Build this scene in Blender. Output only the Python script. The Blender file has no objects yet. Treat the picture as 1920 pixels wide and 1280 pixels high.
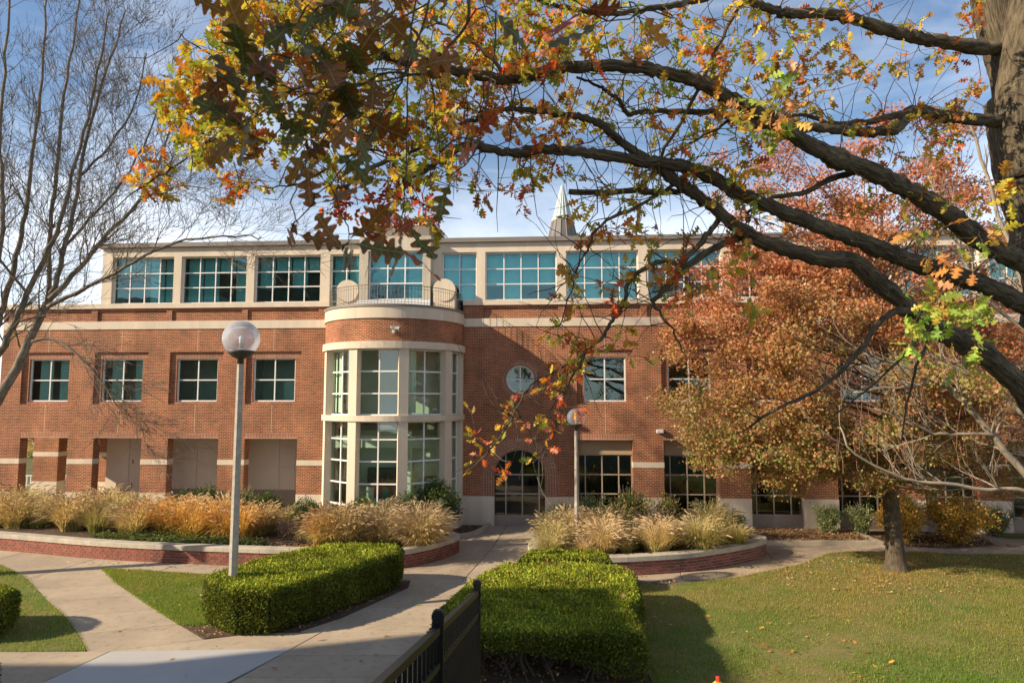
import bpy, math, random
import numpy as np
from mathutils import Vector, Matrix
from mathutils.geometry import tessellate_polygon

random.seed(11)
RNG = np.random.default_rng(11)
SC = bpy.context.scene
COL = SC.collection
PI = math.pi
R = math.radians

# ------------------------------------------------------------------ camera, sky, sun, exposure
EYE = 5.2          # eye height above the court
PITCH = 0.0878     # camera tilted up
YAW = 0.0688       # facade turned against the view
cam_d = bpy.data.cameras.new('camera')
cam = bpy.data.objects.new('camera', cam_d); COL.objects.link(cam)
cam.location = (0, 0, EYE); cam.rotation_euler = (PI / 2 + PITCH, 0, 0)
cam_d.lens = 24; cam_d.sensor_width = 36; cam_d.clip_start = 0.05; cam_d.clip_end = 3000
cam_d.dof.use_dof = True; cam_d.dof.focus_distance = 24; cam_d.dof.aperture_fstop = 6.3
SC.camera = cam

SUN_TH, SUN_EL = R(18.5), R(27)      # light travels to the right and a little away from the camera
sun_dir = Vector((math.cos(SUN_TH) * math.cos(SUN_EL), math.sin(SUN_TH) * math.cos(SUN_EL), -math.sin(SUN_EL)))
sd = bpy.data.lights.new('sun', 'SUN'); sd.energy = 5.0; sd.angle = R(0.55); sd.color = (1.0, 0.84, 0.63)
so = bpy.data.objects.new('sun', sd); COL.objects.link(so)
so.rotation_euler = sun_dir.to_track_quat('-Z', 'Y').to_euler()
so.location = (-60, -20, 60)

W = bpy.data.worlds.new('World'); SC.world = W; W.use_nodes = True
nt = W.node_tree; nt.nodes.clear()
wo = nt.nodes.new('ShaderNodeOutputWorld'); bg = nt.nodes.new('ShaderNodeBackground')
sky = nt.nodes.new('ShaderNodeTexSky'); sky.sky_type = 'NISHITA'; sky.sun_disc = False
sky.sun_elevation = SUN_EL
sky.sun_rotation = math.atan2(-math.cos(SUN_TH), -math.sin(SUN_TH))   # clockwise from +Y
sky.air_density = 1.0; sky.dust_density = 0.3; sky.ozone_density = 2.2
tc = nt.nodes.new('ShaderNodeTexCoord')
mp = nt.nodes.new('ShaderNodeMapping'); mp.inputs['Rotation'].default_value = (0.25, 0.45, 0.3); mp.inputs['Scale'].default_value = (1.1, 3.0, 5.5)
nz = nt.nodes.new('ShaderNodeTexNoise'); nz.inputs['Scale'].default_value = 1.5; nz.inputs['Detail'].default_value = 9; nz.inputs['Roughness'].default_value = 0.58; nz.inputs['Distortion'].default_value = 0.5
rp = nt.nodes.new('ShaderNodeValToRGB'); rp.color_ramp.elements[0].position = 0.41; rp.color_ramp.elements[1].position = 0.68
rp.color_ramp.elements[0].color = (0, 0, 0, 1); rp.color_ramp.elements[1].color = (0.8, 0.8, 0.8, 1)
sx = nt.nodes.new('ShaderNodeSeparateXYZ')
er = nt.nodes.new('ShaderNodeMapRange'); er.inputs['From Min'].default_value = 0.03; er.inputs['From Max'].default_value = 0.55
er.inputs['To Min'].default_value = 1.0; er.inputs['To Max'].default_value = 0.24
mu = nt.nodes.new('ShaderNodeMath'); mu.operation = 'MULTIPLY'
ad = nt.nodes.new('ShaderNodeMath'); ad.operation = 'MULTIPLY_ADD'; ad.inputs[1].default_value = 1.0
hz = nt.nodes.new('ShaderNodeMapRange'); hz.inputs['From Min'].default_value = 0.0; hz.inputs['From Max'].default_value = 0.36
hz.inputs['To Min'].default_value = 0.62; hz.inputs['To Max'].default_value = 0.0
mx = nt.nodes.new('ShaderNodeMix'); mx.data_type = 'RGBA'; mx.inputs[7].default_value = (8.8, 9.1, 9.7, 1)
L = nt.links.new
L(tc.outputs['Generated'], mp.inputs['Vector']); L(mp.outputs[0], nz.inputs['Vector']); L(nz.outputs['Fac'], rp.inputs['Fac'])
L(tc.outputs['Generated'], sx.inputs[0]); L(sx.outputs['Z'], er.inputs['Value']); L(sx.outputs['Z'], hz.inputs['Value'])
L(rp.outputs['Color'], mu.inputs[0]); L(er.outputs[0], mu.inputs[1])
L(mu.outputs[0], ad.inputs[0]); L(hz.outputs[0], ad.inputs[2]); ad.use_clamp = True
L(ad.outputs[0], mx.inputs[0]); L(sky.outputs[0], mx.inputs[6])
L(mx.outputs[2], bg.inputs['Color']); L(bg.outputs[0], wo.inputs['Surface'])
bg.inputs['Strength'].default_value = 0.094

vs = SC.view_settings
vs.view_transform = 'Standard'; vs.look = 'None'; vs.exposure = 0.8; vs.gamma = 1.0; vs.use_curve_mapping = False
SC.render.engine = 'CYCLES'
SC.cycles.max_bounces = 7; SC.cycles.diffuse_bounces = 3; SC.cycles.glossy_bounces = 4
SC.cycles.transmission_bounces = 4; SC.cycles.transparent_max_bounces = 12
SC.cycles.use_denoising = True

# ------------------------------------------------------------------ measuring helpers
CT, ST = math.cos(PITCH), math.sin(PITCH)
def ray(px, py):
    x = (px - 960) / 1280; y = (py - 640) / 1280
    return (x, CT + y * ST, ST - y * CT)
def g(px, py, z=0.0):                       # the spot of the court (or height z) seen there
    r = ray(px, py); t = (z - EYE) / r[2]
    return (r[0] * t, r[1] * t)
def at(px, py, y):                          # the point at distance y
    r = ray(px, py); t = y / r[1]
    return Vector((r[0] * t, y, r[2] * t + EYE))
def proj(p):
    p = np.asarray(p); dy = p[..., 1]; dz = p[..., 2] - EYE
    f = dy * CT + dz * ST; u = -dy * ST + dz * CT
    return 960 + 1280 * p[..., 0] / f, 640 - 1280 * u / f, f

# ------------------------------------------------------------------ mesh helpers
class MB:
    def __init__(s): s.v = []; s.f = []; s.uv = []
    def vert(s, p): s.v.append(tuple(p)); return len(s.v) - 1
    def face(s, pts, uv=None):
        b = len(s.v); s.v += [tuple(p) for p in pts]; s.f.append(tuple(range(b, b + len(pts)))); s.uv.append(uv)
    def box(s, x0, x1, y0, y1, z0, z1, M=None):
        c = [(x0, y0, z0), (x1, y0, z0), (x1, y1, z0), (x0, y1, z0), (x0, y0, z1), (x1, y0, z1), (x1, y1, z1), (x0, y1, z1)]
        if M is not None: c = [tuple(M @ Vector(p)) for p in c]
        b = len(s.v); s.v += c
        for q in ((0, 3, 2, 1), (4, 5, 6, 7), (0, 1, 5, 4), (1, 2, 6, 5), (2, 3, 7, 6), (3, 0, 4, 7)):
            s.f.append(tuple(b + i for i in q)); s.uv.append(None)
        return s
    def prism(s, poly, z0, z1, top_in=0.0):
        n = len(poly); b = len(s.v)
        if sum(poly[i][0] * poly[(i + 1) % n][1] - poly[(i + 1) % n][0] * poly[i][1] for i in range(n)) < 0: poly = poly[::-1]
        s.v += [(x, y, z0) for x, y in poly] + [(x, y, z1) for x, y in poly]
        for i in range(n):
            j = (i + 1) % n; s.f.append((b + i, b + j, b + n + j, b + n + i)); s.uv.append(None)
        tris = tessellate_polygon([[Vector((x, y, 0)) for x, y in poly]])
        for t in tris:
            a, c, d = t
            P = [poly[a], poly[c], poly[d]]
            if (P[1][0] - P[0][0]) * (P[2][1] - P[0][1]) - (P[2][0] - P[0][0]) * (P[1][1] - P[0][1]) < 0: t = (a, d, c)
            s.f.append(tuple(b + n + i for i in t)); s.uv.append(None)
        return s
    def tube(s, pts, rad, n=6, cap=True, vo=0.0):
        P = [Vector(p) for p in pts]; k = len(P)
        if k < 2: return s
        T = [(P[min(i + 1, k - 1)] - P[max(i - 1, 0)]).normalized() for i in range(k)]
        up = Vector((0, 0, 1)) if abs(T[0].z) < 0.9 else Vector((1, 0, 0))
        N = (up - T[0] * up.dot(T[0])).normalized()
        b = len(s.v); d = vo; ds = []
        for i in range(k):
            if i: d += (P[i] - P[i - 1]).length
            ds.append(d)
            N = N - T[i] * N.dot(T[i])
            N = N.normalized() if N.length > 1e-6 else T[i].orthogonal().normalized()
            B = T[i].cross(N); r = rad[i] if hasattr(rad, '__len__') else rad
            for j in range(n):
                a = 2 * PI * j / n
                s.v.append(tuple(P[i] + (N * math.cos(a) + B * math.sin(a)) * r))
        r0 = rad[0] if hasattr(rad, '__len__') else rad
        for i in range(k - 1):
            for j in range(n):
                j2 = (j + 1) % n
                s.f.append((b + i * n + j, b + i * n + j2, b + (i + 1) * n + j2, b + (i + 1) * n + j))
                u0 = 2 * PI * r0 * j / n; u1 = 2 * PI * r0 * (j + 1) / n
                s.uv.append(((u0, ds[i]), (u1, ds[i]), (u1, ds[i + 1]), (u0, ds[i + 1])))
        if cap:
            s.f.append(tuple(b + j for j in range(n))[::-1]); s.uv.append(None)
            s.f.append(tuple(b + (k - 1) * n + j for j in range(n))); s.uv.append(None)
        return s
    def lathe(s, prof, n=16, c=(0, 0, 0)):
        b = len(s.v); m = len(prof)
        for r, z in prof:
            for j in range(n):
                a = 2 * PI * j / n; s.v.append((c[0] + r * math.cos(a), c[1] + r * math.sin(a), c[2] + z))
        for i in range(m - 1):
            for j in range(n):
                j2 = (j + 1) % n
                s.f.append((b + i * n + j, b + i * n + j2, b + (i + 1) * n + j2, b + (i + 1) * n + j)); s.uv.append(None)
        s.f.append(tuple(b + j for j in range(n))[::-1]); s.uv.append(None)
        s.f.append(tuple(b + (m - 1) * n + j for j in range(n))); s.uv.append(None)
        return s
    def mesh(s, name, smooth=False):
        me = bpy.data.meshes.new(name); me.from_pydata(s.v, [], s.f)
        uvl = me.uv_layers.new(name='uv')
        V = s.v; dat = np.zeros((len(me.loops), 2), np.float32); k = 0
        for f, u in zip(s.f, s.uv):
            n = len(f)
            if u is not None:
                dat[k:k + n] = u
            else:
                a, b_, c = V[f[0]], V[f[1]], V[f[2]]
                e1 = (b_[0] - a[0], b_[1] - a[1], b_[2] - a[2]); e2 = (c[0] - a[0], c[1] - a[1], c[2] - a[2])
                nx = abs(e1[1] * e2[2] - e1[2] * e2[1]); ny = abs(e1[2] * e2[0] - e1[0] * e2[2]); nz_ = abs(e1[0] * e2[1] - e1[1] * e2[0])
                if nz_ >= nx and nz_ >= ny: dat[k:k + n] = [(V[i][0], V[i][1]) for i in f]
                elif nx >= ny: dat[k:k + n] = [(V[i][1], V[i][2]) for i in f]
                else: dat[k:k + n] = [(V[i][0], V[i][2]) for i in f]
            k += n
        uvl.data.foreach_set('uv', dat.ravel())
        if smooth: me.polygons.foreach_set('use_smooth', [True] * len(me.polygons))
        me.update()
        return me
    def build(s, name, mat, parent=None, smooth=False):
        return obj(name, s.mesh(name, smooth), mat, parent)

def obj(name, me, mat=None, parent=None):
    if mat is not None and not me.materials: me.materials.append(mat)
    o = bpy.data.objects.new(name, me); COL.objects.link(o)
    if parent is not None: o.parent = parent
    return o
def empty(name, loc=(0, 0, 0), rz=0.0, parent=None):
    o = bpy.data.objects.new(name, None); COL.objects.link(o); o.location = loc; o.rotation_euler = (0, 0, rz)
    o.empty_display_size = 0.3
    if parent is not None: o.parent = parent
    return o
def tag(o, label, cat, group=None):
    o['label'] = label; o['category'] = cat
    if group: o['group'] = group
    return o
def structure(o): o['kind'] = 'structure'; return o
def stuff(o): o['kind'] = 'stuff'; return o

def np_mesh(name, verts, tris, cols=None, smooth=False):
    verts = np.asarray(verts, np.float32).reshape(-1, 3); tris = np.asarray(tris, np.int32).reshape(-1, 3)
    me = bpy.data.meshes.new(name)
    me.vertices.add(len(verts)); me.vertices.foreach_set('co', verts.ravel())
    me.loops.add(tris.size); me.loops.foreach_set('vertex_index', tris.ravel())
    me.polygons.add(len(tris)); me.polygons.foreach_set('loop_start', np.arange(0, tris.size, 3, dtype=np.int32))
    if smooth: me.polygons.foreach_set('use_smooth', np.ones(len(tris), bool))
    me.update(calc_edges=True)
    if cols is not None:
        c = np.ones((len(verts), 4), np.float32); c[:, :3] = np.asarray(cols, np.float32).reshape(-1, 3)
        a = me.color_attributes.new('col', 'FLOAT_COLOR', 'POINT'); a.data.foreach_set('color', c.ravel())
    return me

def batch(tv, tt, pos, X, Y, Z, size, col):
    """copies of one template: tv (n,3) verts, tt (m,3) tris; axes X,Y,Z (k,3)"""
    k = len(pos); n = len(tv); size = np.asarray(size).reshape(-1, 1, 1)
    v = pos[:, None, :] + size * (tv[None, :, 0:1] * X[:, None, :] + tv[None, :, 1:2] * Y[:, None, :] + tv[None, :, 2:3] * Z[:, None, :])
    t = (tt[None] + (np.arange(k) * n)[:, None, None])
    c = np.repeat(col[:, None, :], n, 1)
    return v.reshape(-1, 3), t.reshape(-1, 3), c.reshape(-1, 3)
def merge(parts):
    V = []; T = []; C = []; b = 0
    for v, t, c in parts:
        V.append(v); T.append(t + b); C.append(c); b += len(v)
    return np.concatenate(V), np.concatenate(T), np.concatenate(C)
def unit(a): return a / np.maximum(np.linalg.norm(a, axis=-1, keepdims=True), 1e-9)
def axes(d, up_hint=None, roll=None):
    """frames whose X runs along d"""
    d = unit(d); k = len(d)
    h = unit(RNG.normal(size=(k, 3))) if up_hint is None else up_hint
    Z = unit(h - d * (h * d).sum(1, keepdims=True)); Y = np.cross(Z, d)
    return d, Y, Z
def rnd(a, b, n=None): return RNG.uniform(a, b, n)
_ph = RNG.uniform(0, 6.28, (12, 2)); _fr = RNG.uniform(-1, 1, (12, 2))
def wav(x, y, sc):
    v = 0
    for i in range(12): v = v + np.sin((_fr[i, 0] * x + _fr[i, 1] * y) * sc * (0.6 + 0.25 * i) + _ph[i, 0])
    return v / 6.0
def smooth_line(pts, n):
    P = [Vector(p) for p in pts]; out = []
    k = len(P) - 1
    for i in range(k):
        p0 = P[max(i - 1, 0)]; p1 = P[i]; p2 = P[i + 1]; p3 = P[min(i + 2, k)]
        m = max(2, int(n))
        for j in range(m):
            t = j / m
            out.append(0.5 * ((2 * p1) + (p2 - p0) * t + (2 * p0 - 5 * p1 + 4 * p2 - p3) * t * t + (3 * p1 - p0 - 3 * p2 + p3) * t ** 3))
    out.append(P[-1]); return out
def in_poly(x, y, poly):
    r = np.zeros(len(x), bool); n = len(poly)
    for i in range(n):
        x0, y0 = poly[i]; x1, y1 = poly[(i + 1) % n]
        c = ((y0 > y) != (y1 > y)) & (x < (x1 - x0) * (y - y0) / (y1 - y0 + 1e-12) + x0); r ^= c
    return r
def edge_dist(x, y, poly):
    d = np.full(len(x), 1e9); n = len(poly)
    for i in range(n):
        a = np.array(poly[i]); b = np.array(poly[(i + 1) % n]); e = b - a
        t = np.clip(((x - a[0]) * e[0] + (y - a[1]) * e[1]) / (e @ e), 0, 1)
        d = np.minimum(d, np.hypot(x - a[0] - t * e[0], y - a[1] - t * e[1]))
    return d
def scatter(poly, n):
    P = np.array(poly); lo = P.min(0); hi = P.max(0); xs = []; ys = []; c = 0
    while c < n:
        x = RNG.uniform(lo[0], hi[0], n * 2); y = RNG.uniform(lo[1], hi[1], n * 2); m = in_poly(x, y, poly)
        xs.append(x[m]); ys.append(y[m]); c += m.sum()
    return np.concatenate(xs)[:n], np.concatenate(ys)[:n]

# ------------------------------------------------------------------ materials
def new_mat(name):
    m = bpy.data.materials.new(name); m.use_nodes = True; n = m.node_tree; n.nodes.clear()
    o = n.nodes.new('ShaderNodeOutputMaterial'); b = n.nodes.new('ShaderNodeBsdfPrincipled'); n.links.new(b.outputs[0], o.inputs[0])
    return m, n, b, o
def noise_node(n, coord, scale, detail=5, rough=0.55):
    z = n.nodes.new('ShaderNodeTexNoise'); z.inputs['Scale'].default_value = scale; z.inputs['Detail'].default_value = detail; z.inputs['Roughness'].default_value = rough
    n.links.new(coord, z.inputs['Vector']); return z
def ramp(n, fac, stops):
    r = n.nodes.new('ShaderNodeValToRGB'); e = r.color_ramp.elements
    while len(e) < len(stops): e.new(0.5)
    for i, (p, c) in enumerate(stops): e[i].position = p; e[i].color = tuple(c) + (1,)
    n.links.new(fac, r.inputs['Fac']); return r
def mixc(n, f, a, b, mode='MIX'):
    m = n.nodes.new('ShaderNodeMix'); m.data_type = 'RGBA'; m.blend_type = mode
    for s, v in ((0, f), (6, a), (7, b)):
        if isinstance(v, (int, float)): m.inputs[s].default_value = v
        elif isinstance(v, tuple): m.inputs[s].default_value = v + (1,) if len(v) == 3 else v
        else: n.links.new(v, m.inputs[s])
    return m.outputs[2]
def bump(n, b, h, strength, dist=0.01):
    u = n.nodes.new('ShaderNodeBump'); u.inputs['Strength'].default_value = strength; u.inputs['Distance'].default_value = dist
    n.links.new(h, u.inputs['Height']); n.links.new(u.outputs[0], b.inputs['Normal'])
def plain(name, c, rough=0.7, var=0.18, scale=3.0, fine=40.0, bmp=0.25, metal=0.0, streak=False, spec=0.4):
    m, n, b, o = new_mat(name)
    co = n.nodes.new('ShaderNodeTexCoord').outputs['Object']
    if streak:
        mpp = n.nodes.new('ShaderNodeMapping'); mpp.inputs['Scale'].default_value = (1, 1, 0.12); n.links.new(co, mpp.inputs[0]); co2 = mpp.outputs[0]
    else: co2 = co
    z1 = noise_node(n, co2, scale, 6); z2 = noise_node(n, co, fine, 4)
    d = tuple(x * (1 - var) for x in c); u = tuple(min(1, x * (1 + var)) for x in c)
    r1 = ramp(n, z1.outputs['Fac'], [(0.3, d), (0.7, u)])
    r2 = ramp(n, z2.outputs['Fac'], [(0.3, (1 - var * .7,) * 3), (0.7, (1 + var * .4,) * 3)])
    n.links.new(mixc(n, 1.0, r1.outputs[0], r2.outputs[0], 'MULTIPLY'), b.inputs['Base Color'])
    b.inputs['Roughness'].default_value = rough; b.inputs['Metallic'].default_value = metal; b.inputs['Specular IOR Level'].default_value = spec
    if bmp: bump(n, b, z2.outputs['Fac'], bmp, 0.01)
    return m
def brick_mat(name, c1, c2, mortar, bw=0.203, rh=0.0677, ms=0.010, offset=0.5, swap=False, bias=0.0):
    m, n, b, o = new_mat(name)
    uv = n.nodes.new('ShaderNodeUVMap'); uv.uv_map = 'uv'; co = uv.outputs[0]
    if swap:
        mpp = n.nodes.new('ShaderNodeMapping'); mpp.inputs['Rotation'].default_value = (0, 0, PI / 2); n.links.new(co, mpp.inputs[0]); co = mpp.outputs[0]
    t = n.nodes.new('ShaderNodeTexBrick'); t.offset = offset; t.squash = 1.0
    for k, v in (('Scale', 1.0), ('Mortar Size', ms), ('Mortar Smooth', 0.25), ('Bias', bias), ('Brick Width', bw), ('Row Height', rh)): t.inputs[k].default_value = v
    t.inputs['Color1'].default_value = c1 + (1,); t.inputs['Color2'].default_value = c2 + (1,); t.inputs['Mortar'].default_value = mortar + (1,)
    n.links.new(co, t.inputs['Vector'])
    z = noise_node(n, co, 0.9, 5); zf = noise_node(n, co, 30, 3)
    r1 = ramp(n, z.outputs['Fac'], [(0.28, (0.68, 0.68, 0.69)), (0.72, (1.22, 1.19, 1.15))])
    r2 = ramp(n, zf.outputs['Fac'], [(0.3, (0.75,) * 3), (0.7, (1.2,) * 3)])
    ms_ = n.nodes.new('ShaderNodeMapping'); ms_.inputs['Scale'].default_value = (1.6, 0.10, 1); n.links.new(co, ms_.inputs[0]); zs_ = noise_node(n, ms_.outputs[0], 1.0, 6, 0.6)
    r3 = ramp(n, zs_.outputs['Fac'], [(0.32, (0.80, 0.80, 0.82)), (0.6, (1.06,) * 3)])
    c = mixc(n, 1.0, t.outputs['Color'], r1.outputs[0], 'MULTIPLY'); c = mixc(n, 1.0, c, r2.outputs[0], 'MULTIPLY'); c = mixc(n, 1.0, c, r3.outputs[0], 'MULTIPLY')
    n.links.new(c, b.inputs['Base Color']); b.inputs['Roughness'].default_value = 0.85; b.inputs['Specular IOR Level'].default_value = 0.25
    inv = n.nodes.new('ShaderNodeMath'); inv.operation = 'SUBTRACT'; inv.inputs[0].default_value = 1; n.links.new(t.outputs['Fac'], inv.inputs[1])
    bump(n, b, inv.outputs[0], 0.6, 0.006)
    return m
def leaf_mat(name, trans=0.35, rough=0.5, tint=(1.25, 1.15, 0.7), spec=0.35):
    m, n, b, o = new_mat(name)
    a = n.nodes.new('ShaderNodeAttribute'); a.attribute_name = 'col'
    co = n.nodes.new('ShaderNodeTexCoord').outputs['Object']; z = noise_node(n, co, 28, 3)
    r = ramp(n, z.outputs['Fac'], [(0.3, (0.78, 0.74, 0.7)), (0.7, (1.18, 1.18, 1.1))])
    c = mixc(n, 1.0, a.outputs['Color'], r.outputs[0], 'MULTIPLY')
    n.links.new(c, b.inputs['Base Color']); b.inputs['Roughness'].default_value = rough; b.inputs['Specular IOR Level'].default_value = spec
    t = n.nodes.new('ShaderNodeBsdfTranslucent'); n.links.new(mixc(n, 1.0, c, tint, 'MULTIPLY'), t.inputs['Color'])
    mxs = n.nodes.new('ShaderNodeMixShader'); mxs.inputs[0].default_value = trans
    n.links.new(b.outputs[0], mxs.inputs[1]); n.links.new(t.outputs[0], mxs.inputs[2]); n.links.new(mxs.outputs[0], o.inputs[0])
    return m
def bark_mat(name, c0, c1, scale=14.0, strength=1.0):
    m, n, b, o = new_mat(name)
    uv = n.nodes.new('ShaderNodeUVMap'); uv.uv_map = 'uv'
    mpp = n.nodes.new('ShaderNodeMapping'); mpp.inputs['Scale'].default_value = (1, 0.22, 1); n.links.new(uv.outputs[0], mpp.inputs[0])
    z = noise_node(n, mpp.outputs[0], scale, 6, 0.65); co = n.nodes.new('ShaderNodeTexCoord').outputs['Object']; z2 = noise_node(n, co, 2.2, 4)
    r1 = ramp(n, z.outputs['Fac'], [(0.32, c0), (0.68, c1)]); r2 = ramp(n, z2.outputs['Fac'], [(0.3, (0.7,) * 3), (0.7, (1.25, 1.22, 1.12))])
    n.links.new(mixc(n, 1.0, r1.outputs[0], r2.outputs[0], 'MULTIPLY'), b.inputs['Base Color'])
    b.inputs['Roughness'].default_value = 0.92; b.inputs['Specular IOR Level'].default_value = 0.15
    bump(n, b, z.outputs['Fac'], strength, 0.03)
    return m
def glass_mat(name, trans_c, refl_c, ior=1.5, base=0.10, gain=1.0):
    m, n, b, o = new_mat(name); n.nodes.remove(b)
    t = n.nodes.new('ShaderNodeBsdfTransparent'); t.inputs[0].default_value = trans_c + (1,)
    gl = n.nodes.new('ShaderNodeBsdfGlossy'); gl.inputs['Color'].default_value = refl_c + (1,); gl.inputs['Roughness'].default_value = 0.015
    co = n.nodes.new('ShaderNodeTexCoord').outputs['Object']; z = noise_node(n, co, 1.1, 1)
    bu = n.nodes.new('ShaderNodeBump'); bu.inputs['Strength'].default_value = 0.05; bu.inputs['Distance'].default_value = 0.05
    n.links.new(z.outputs['Fac'], bu.inputs['Height']); n.links.new(bu.outputs[0], gl.inputs['Normal'])
    fr = n.nodes.new('ShaderNodeFresnel'); fr.inputs[0].default_value = ior
    ma = n.nodes.new('ShaderNodeMath'); ma.operation = 'MULTIPLY_ADD'; ma.inputs[1].default_value = gain; ma.inputs[2].default_value = base; ma.use_clamp = True
    n.links.new(fr.outputs[0], ma.inputs[0])
    x = n.nodes.new('ShaderNodeMixShader'); n.links.new(ma.outputs[0], x.inputs[0]); n.links.new(t.outputs[0], x.inputs[1]); n.links.new(gl.outputs[0], x.inputs[2])
    n.links.new(x.outputs[0], o.inputs[0]); return m
def sheet_mat(name, cols, scales=(0.35, 3.0, 45.0), bmp=0.3, rough=0.9):
    """ground: three colours mixed by large and small noise"""
    m, n, b, o = new_mat(name); co = n.nodes.new('ShaderNodeTexCoord').outputs['Object']
    z1 = noise_node(n, co, scales[0], 5); z2 = noise_node(n, co, scales[1], 6, 0.65); z3 = noise_node(n, co, scales[2], 4, 0.7)
    r1 = ramp(n, z1.outputs['Fac'], [(0.35, cols[0]), (0.65, cols[1])])
    r2 = ramp(n, z2.outputs['Fac'], [(0.42, (0, 0, 0)), (0.7, (0.85,) * 3)])
    c = mixc(n, r2.outputs[0], r1.outputs[0], cols[2])
    r3 = ramp(n, z3.outputs['Fac'], [(0.3, (0.7,) * 3), (0.7, (1.25,) * 3)])
    n.links.new(mixc(n, 1.0, c, r3.outputs[0], 'MULTIPLY'), b.inputs['Base Color']); b.inputs['Roughness'].default_value = rough
    b.inputs['Specular IOR Level'].default_value = 0.2
    bump(n, b, z3.outputs['Fac'], bmp, 0.02); return m

M = {}
M['brick'] = brick_mat('brick', (0.345, 0.087, 0.041), (0.155, 0.048, 0.030), (0.46, 0.30, 0.165))
M['soldier'] = brick_mat('soldier', (0.36, 0.115, 0.062), (0.25, 0.085, 0.05), (0.50, 0.37, 0.25), bw=0.26, rh=0.0677, offset=0.0, swap=True)
M['ring'] = brick_mat('ring', (0.33, 0.105, 0.058), (0.22, 0.075, 0.045), (0.50, 0.37, 0.25), bw=0.0677, rh=0.112, offset=0.0)
M['brick_piece'] = plain('brick_piece', (0.235, 0.075, 0.05), 0.85, 0.35, 7, 60)
M['mortar'] = plain('mortar', (0.42, 0.33, 0.24), 0.95, 0.15)
M['lime'] = plain('lime', (0.60, 0.505, 0.385), 0.8, 0.12, 1.6, 30, 0.15, streak=True)
M['lime_stained'] = plain('lime_stained', (0.46, 0.40, 0.31), 0.85, 0.28, 1.6, 25, 0.2, streak=True)
M['cap'] = plain('cap', (0.42, 0.37, 0.29), 0.9, 0.22, 2.0, 35, 0.35)
M['concrete'] = plain('concrete', (0.42, 0.335, 0.235), 0.9, 0.17, 1.3, 50, 0.25)
M['concrete_b'] = plain('concrete_b', (0.39, 0.31, 0.22), 0.9, 0.14, 0.9, 55, 0.3)
def paving_mat(name, c):
    m, n, b, o = new_mat(name); co = n.nodes.new('ShaderNodeTexCoord').outputs['Object']
    z1 = noise_node(n, co, 0.55, 6, 0.6); z2 = noise_node(n, co, 5.0, 6, 0.7); z3 = noise_node(n, co, 90, 3, 0.7); zc = noise_node(n, co, 0.25, 3)
    r1 = ramp(n, z1.outputs['Fac'], [(0.3, tuple(x * 0.82 for x in c)), (0.7, tuple(x * 1.12 for x in c))])
    r2 = ramp(n, z2.outputs['Fac'], [(0.30, (0.74, 0.72, 0.70)), (0.46, (1, 1, 1)), (0.75, (1.06,) * 3)]); r3 = ramp(n, z3.outputs['Fac'], [(0.3, (0.84,) * 3), (0.7, (1.10,) * 3)])
    vo = n.nodes.new('ShaderNodeTexVoronoi'); vo.feature = 'DISTANCE_TO_EDGE'; vo.inputs['Scale'].default_value = 0.28
    wv_ = n.nodes.new('ShaderNodeVectorMath'); wv_.operation = 'ADD'; n.links.new(co, wv_.inputs[0]); n.links.new(noise_node(n, co, 1.6, 6).outputs['Color'], wv_.inputs[1]); n.links.new(wv_.outputs[0], vo.inputs['Vector'])
    cr_ = ramp(n, vo.outputs['Distance'], [(0.0, (0.55,) * 3), (0.0035, (1, 1, 1))]); cm_ = ramp(n, zc.outputs['Fac'], [(0.5, (0, 0, 0)), (0.56, (1, 1, 1))])
    x = mixc(n, 1.0, r1.outputs[0], r2.outputs[0], 'MULTIPLY'); x = mixc(n, 1.0, x, r3.outputs[0], 'MULTIPLY'); y = mixc(n, 1.0, x, cr_.outputs[0], 'MULTIPLY')
    n.links.new(mixc(n, cm_.outputs[0], x, y), b.inputs['Base Color']); b.inputs['Roughness'].default_value = 0.9; b.inputs['Specular IOR Level'].default_value = 0.25; bump(n, b, z3.outputs['Fac'], 0.25, 0.01); return m
M['concrete'] = paving_mat('concrete', (0.42, 0.335, 0.235)); M['concrete_b'] = paving_mat('concrete_b', (0.385, 0.305, 0.215))
M['concrete_new'] = plain('concrete_new', (0.42, 0.40, 0.37), 0.85, 0.07, 0.8, 60, 0.15)
M['joint'] = plain('joint', (0.10, 0.08, 0.06), 0.95)
M['kerb'] = plain('kerb', (0.42, 0.35, 0.26), 0.9, 0.2, 2, 40)
M['metal_dark'] = plain('metal_dark', (0.10, 0.095, 0.085), 0.5, 0.2, 2, 40, 0.05)
M['metal_cap'] = plain('metal_cap', (0.19, 0.165, 0.14), 0.55, 0.1, 1, 30, 0.05)
M['clad'] = plain('clad', (0.20, 0.17, 0.14), 0.6, 0.12, 1.2, 30, 0.05, streak=True)
M['clad_blue'] = plain('clad_blue', (0.62, 0.64, 0.68), 0.5, 0.05, 1, 30, 0.05)
M['frame_white'] = plain('frame_white', (0.72, 0.70, 0.66), 0.5, 0.05, 3, 30, 0.03)
M['frame_dark'] = plain('frame_dark', (0.34, 0.27, 0.20), 0.5, 0.06, 3, 30, 0.03)
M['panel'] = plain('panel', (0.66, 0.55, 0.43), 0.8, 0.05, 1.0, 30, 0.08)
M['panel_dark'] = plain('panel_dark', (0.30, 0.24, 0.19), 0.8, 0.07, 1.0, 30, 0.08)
M['spandrel'] = plain('spandrel', (0.36, 0.26, 0.155), 0.8, 0.05, 1.0, 30, 0.05)
M['soffit'] = plain('soffit', (0.30, 0.25, 0.2), 0.9)
M['room_wall'] = plain('room_wall', (0.70, 0.69, 0.62), 0.9, 0.05)
M['room_floor'] = plain('room_floor', (0.24, 0.21, 0.18), 0.8, 0.1)
M['room_dark'] = plain('room_dark', (0.09, 0.08, 0.07), 0.8, 0.2)
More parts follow.
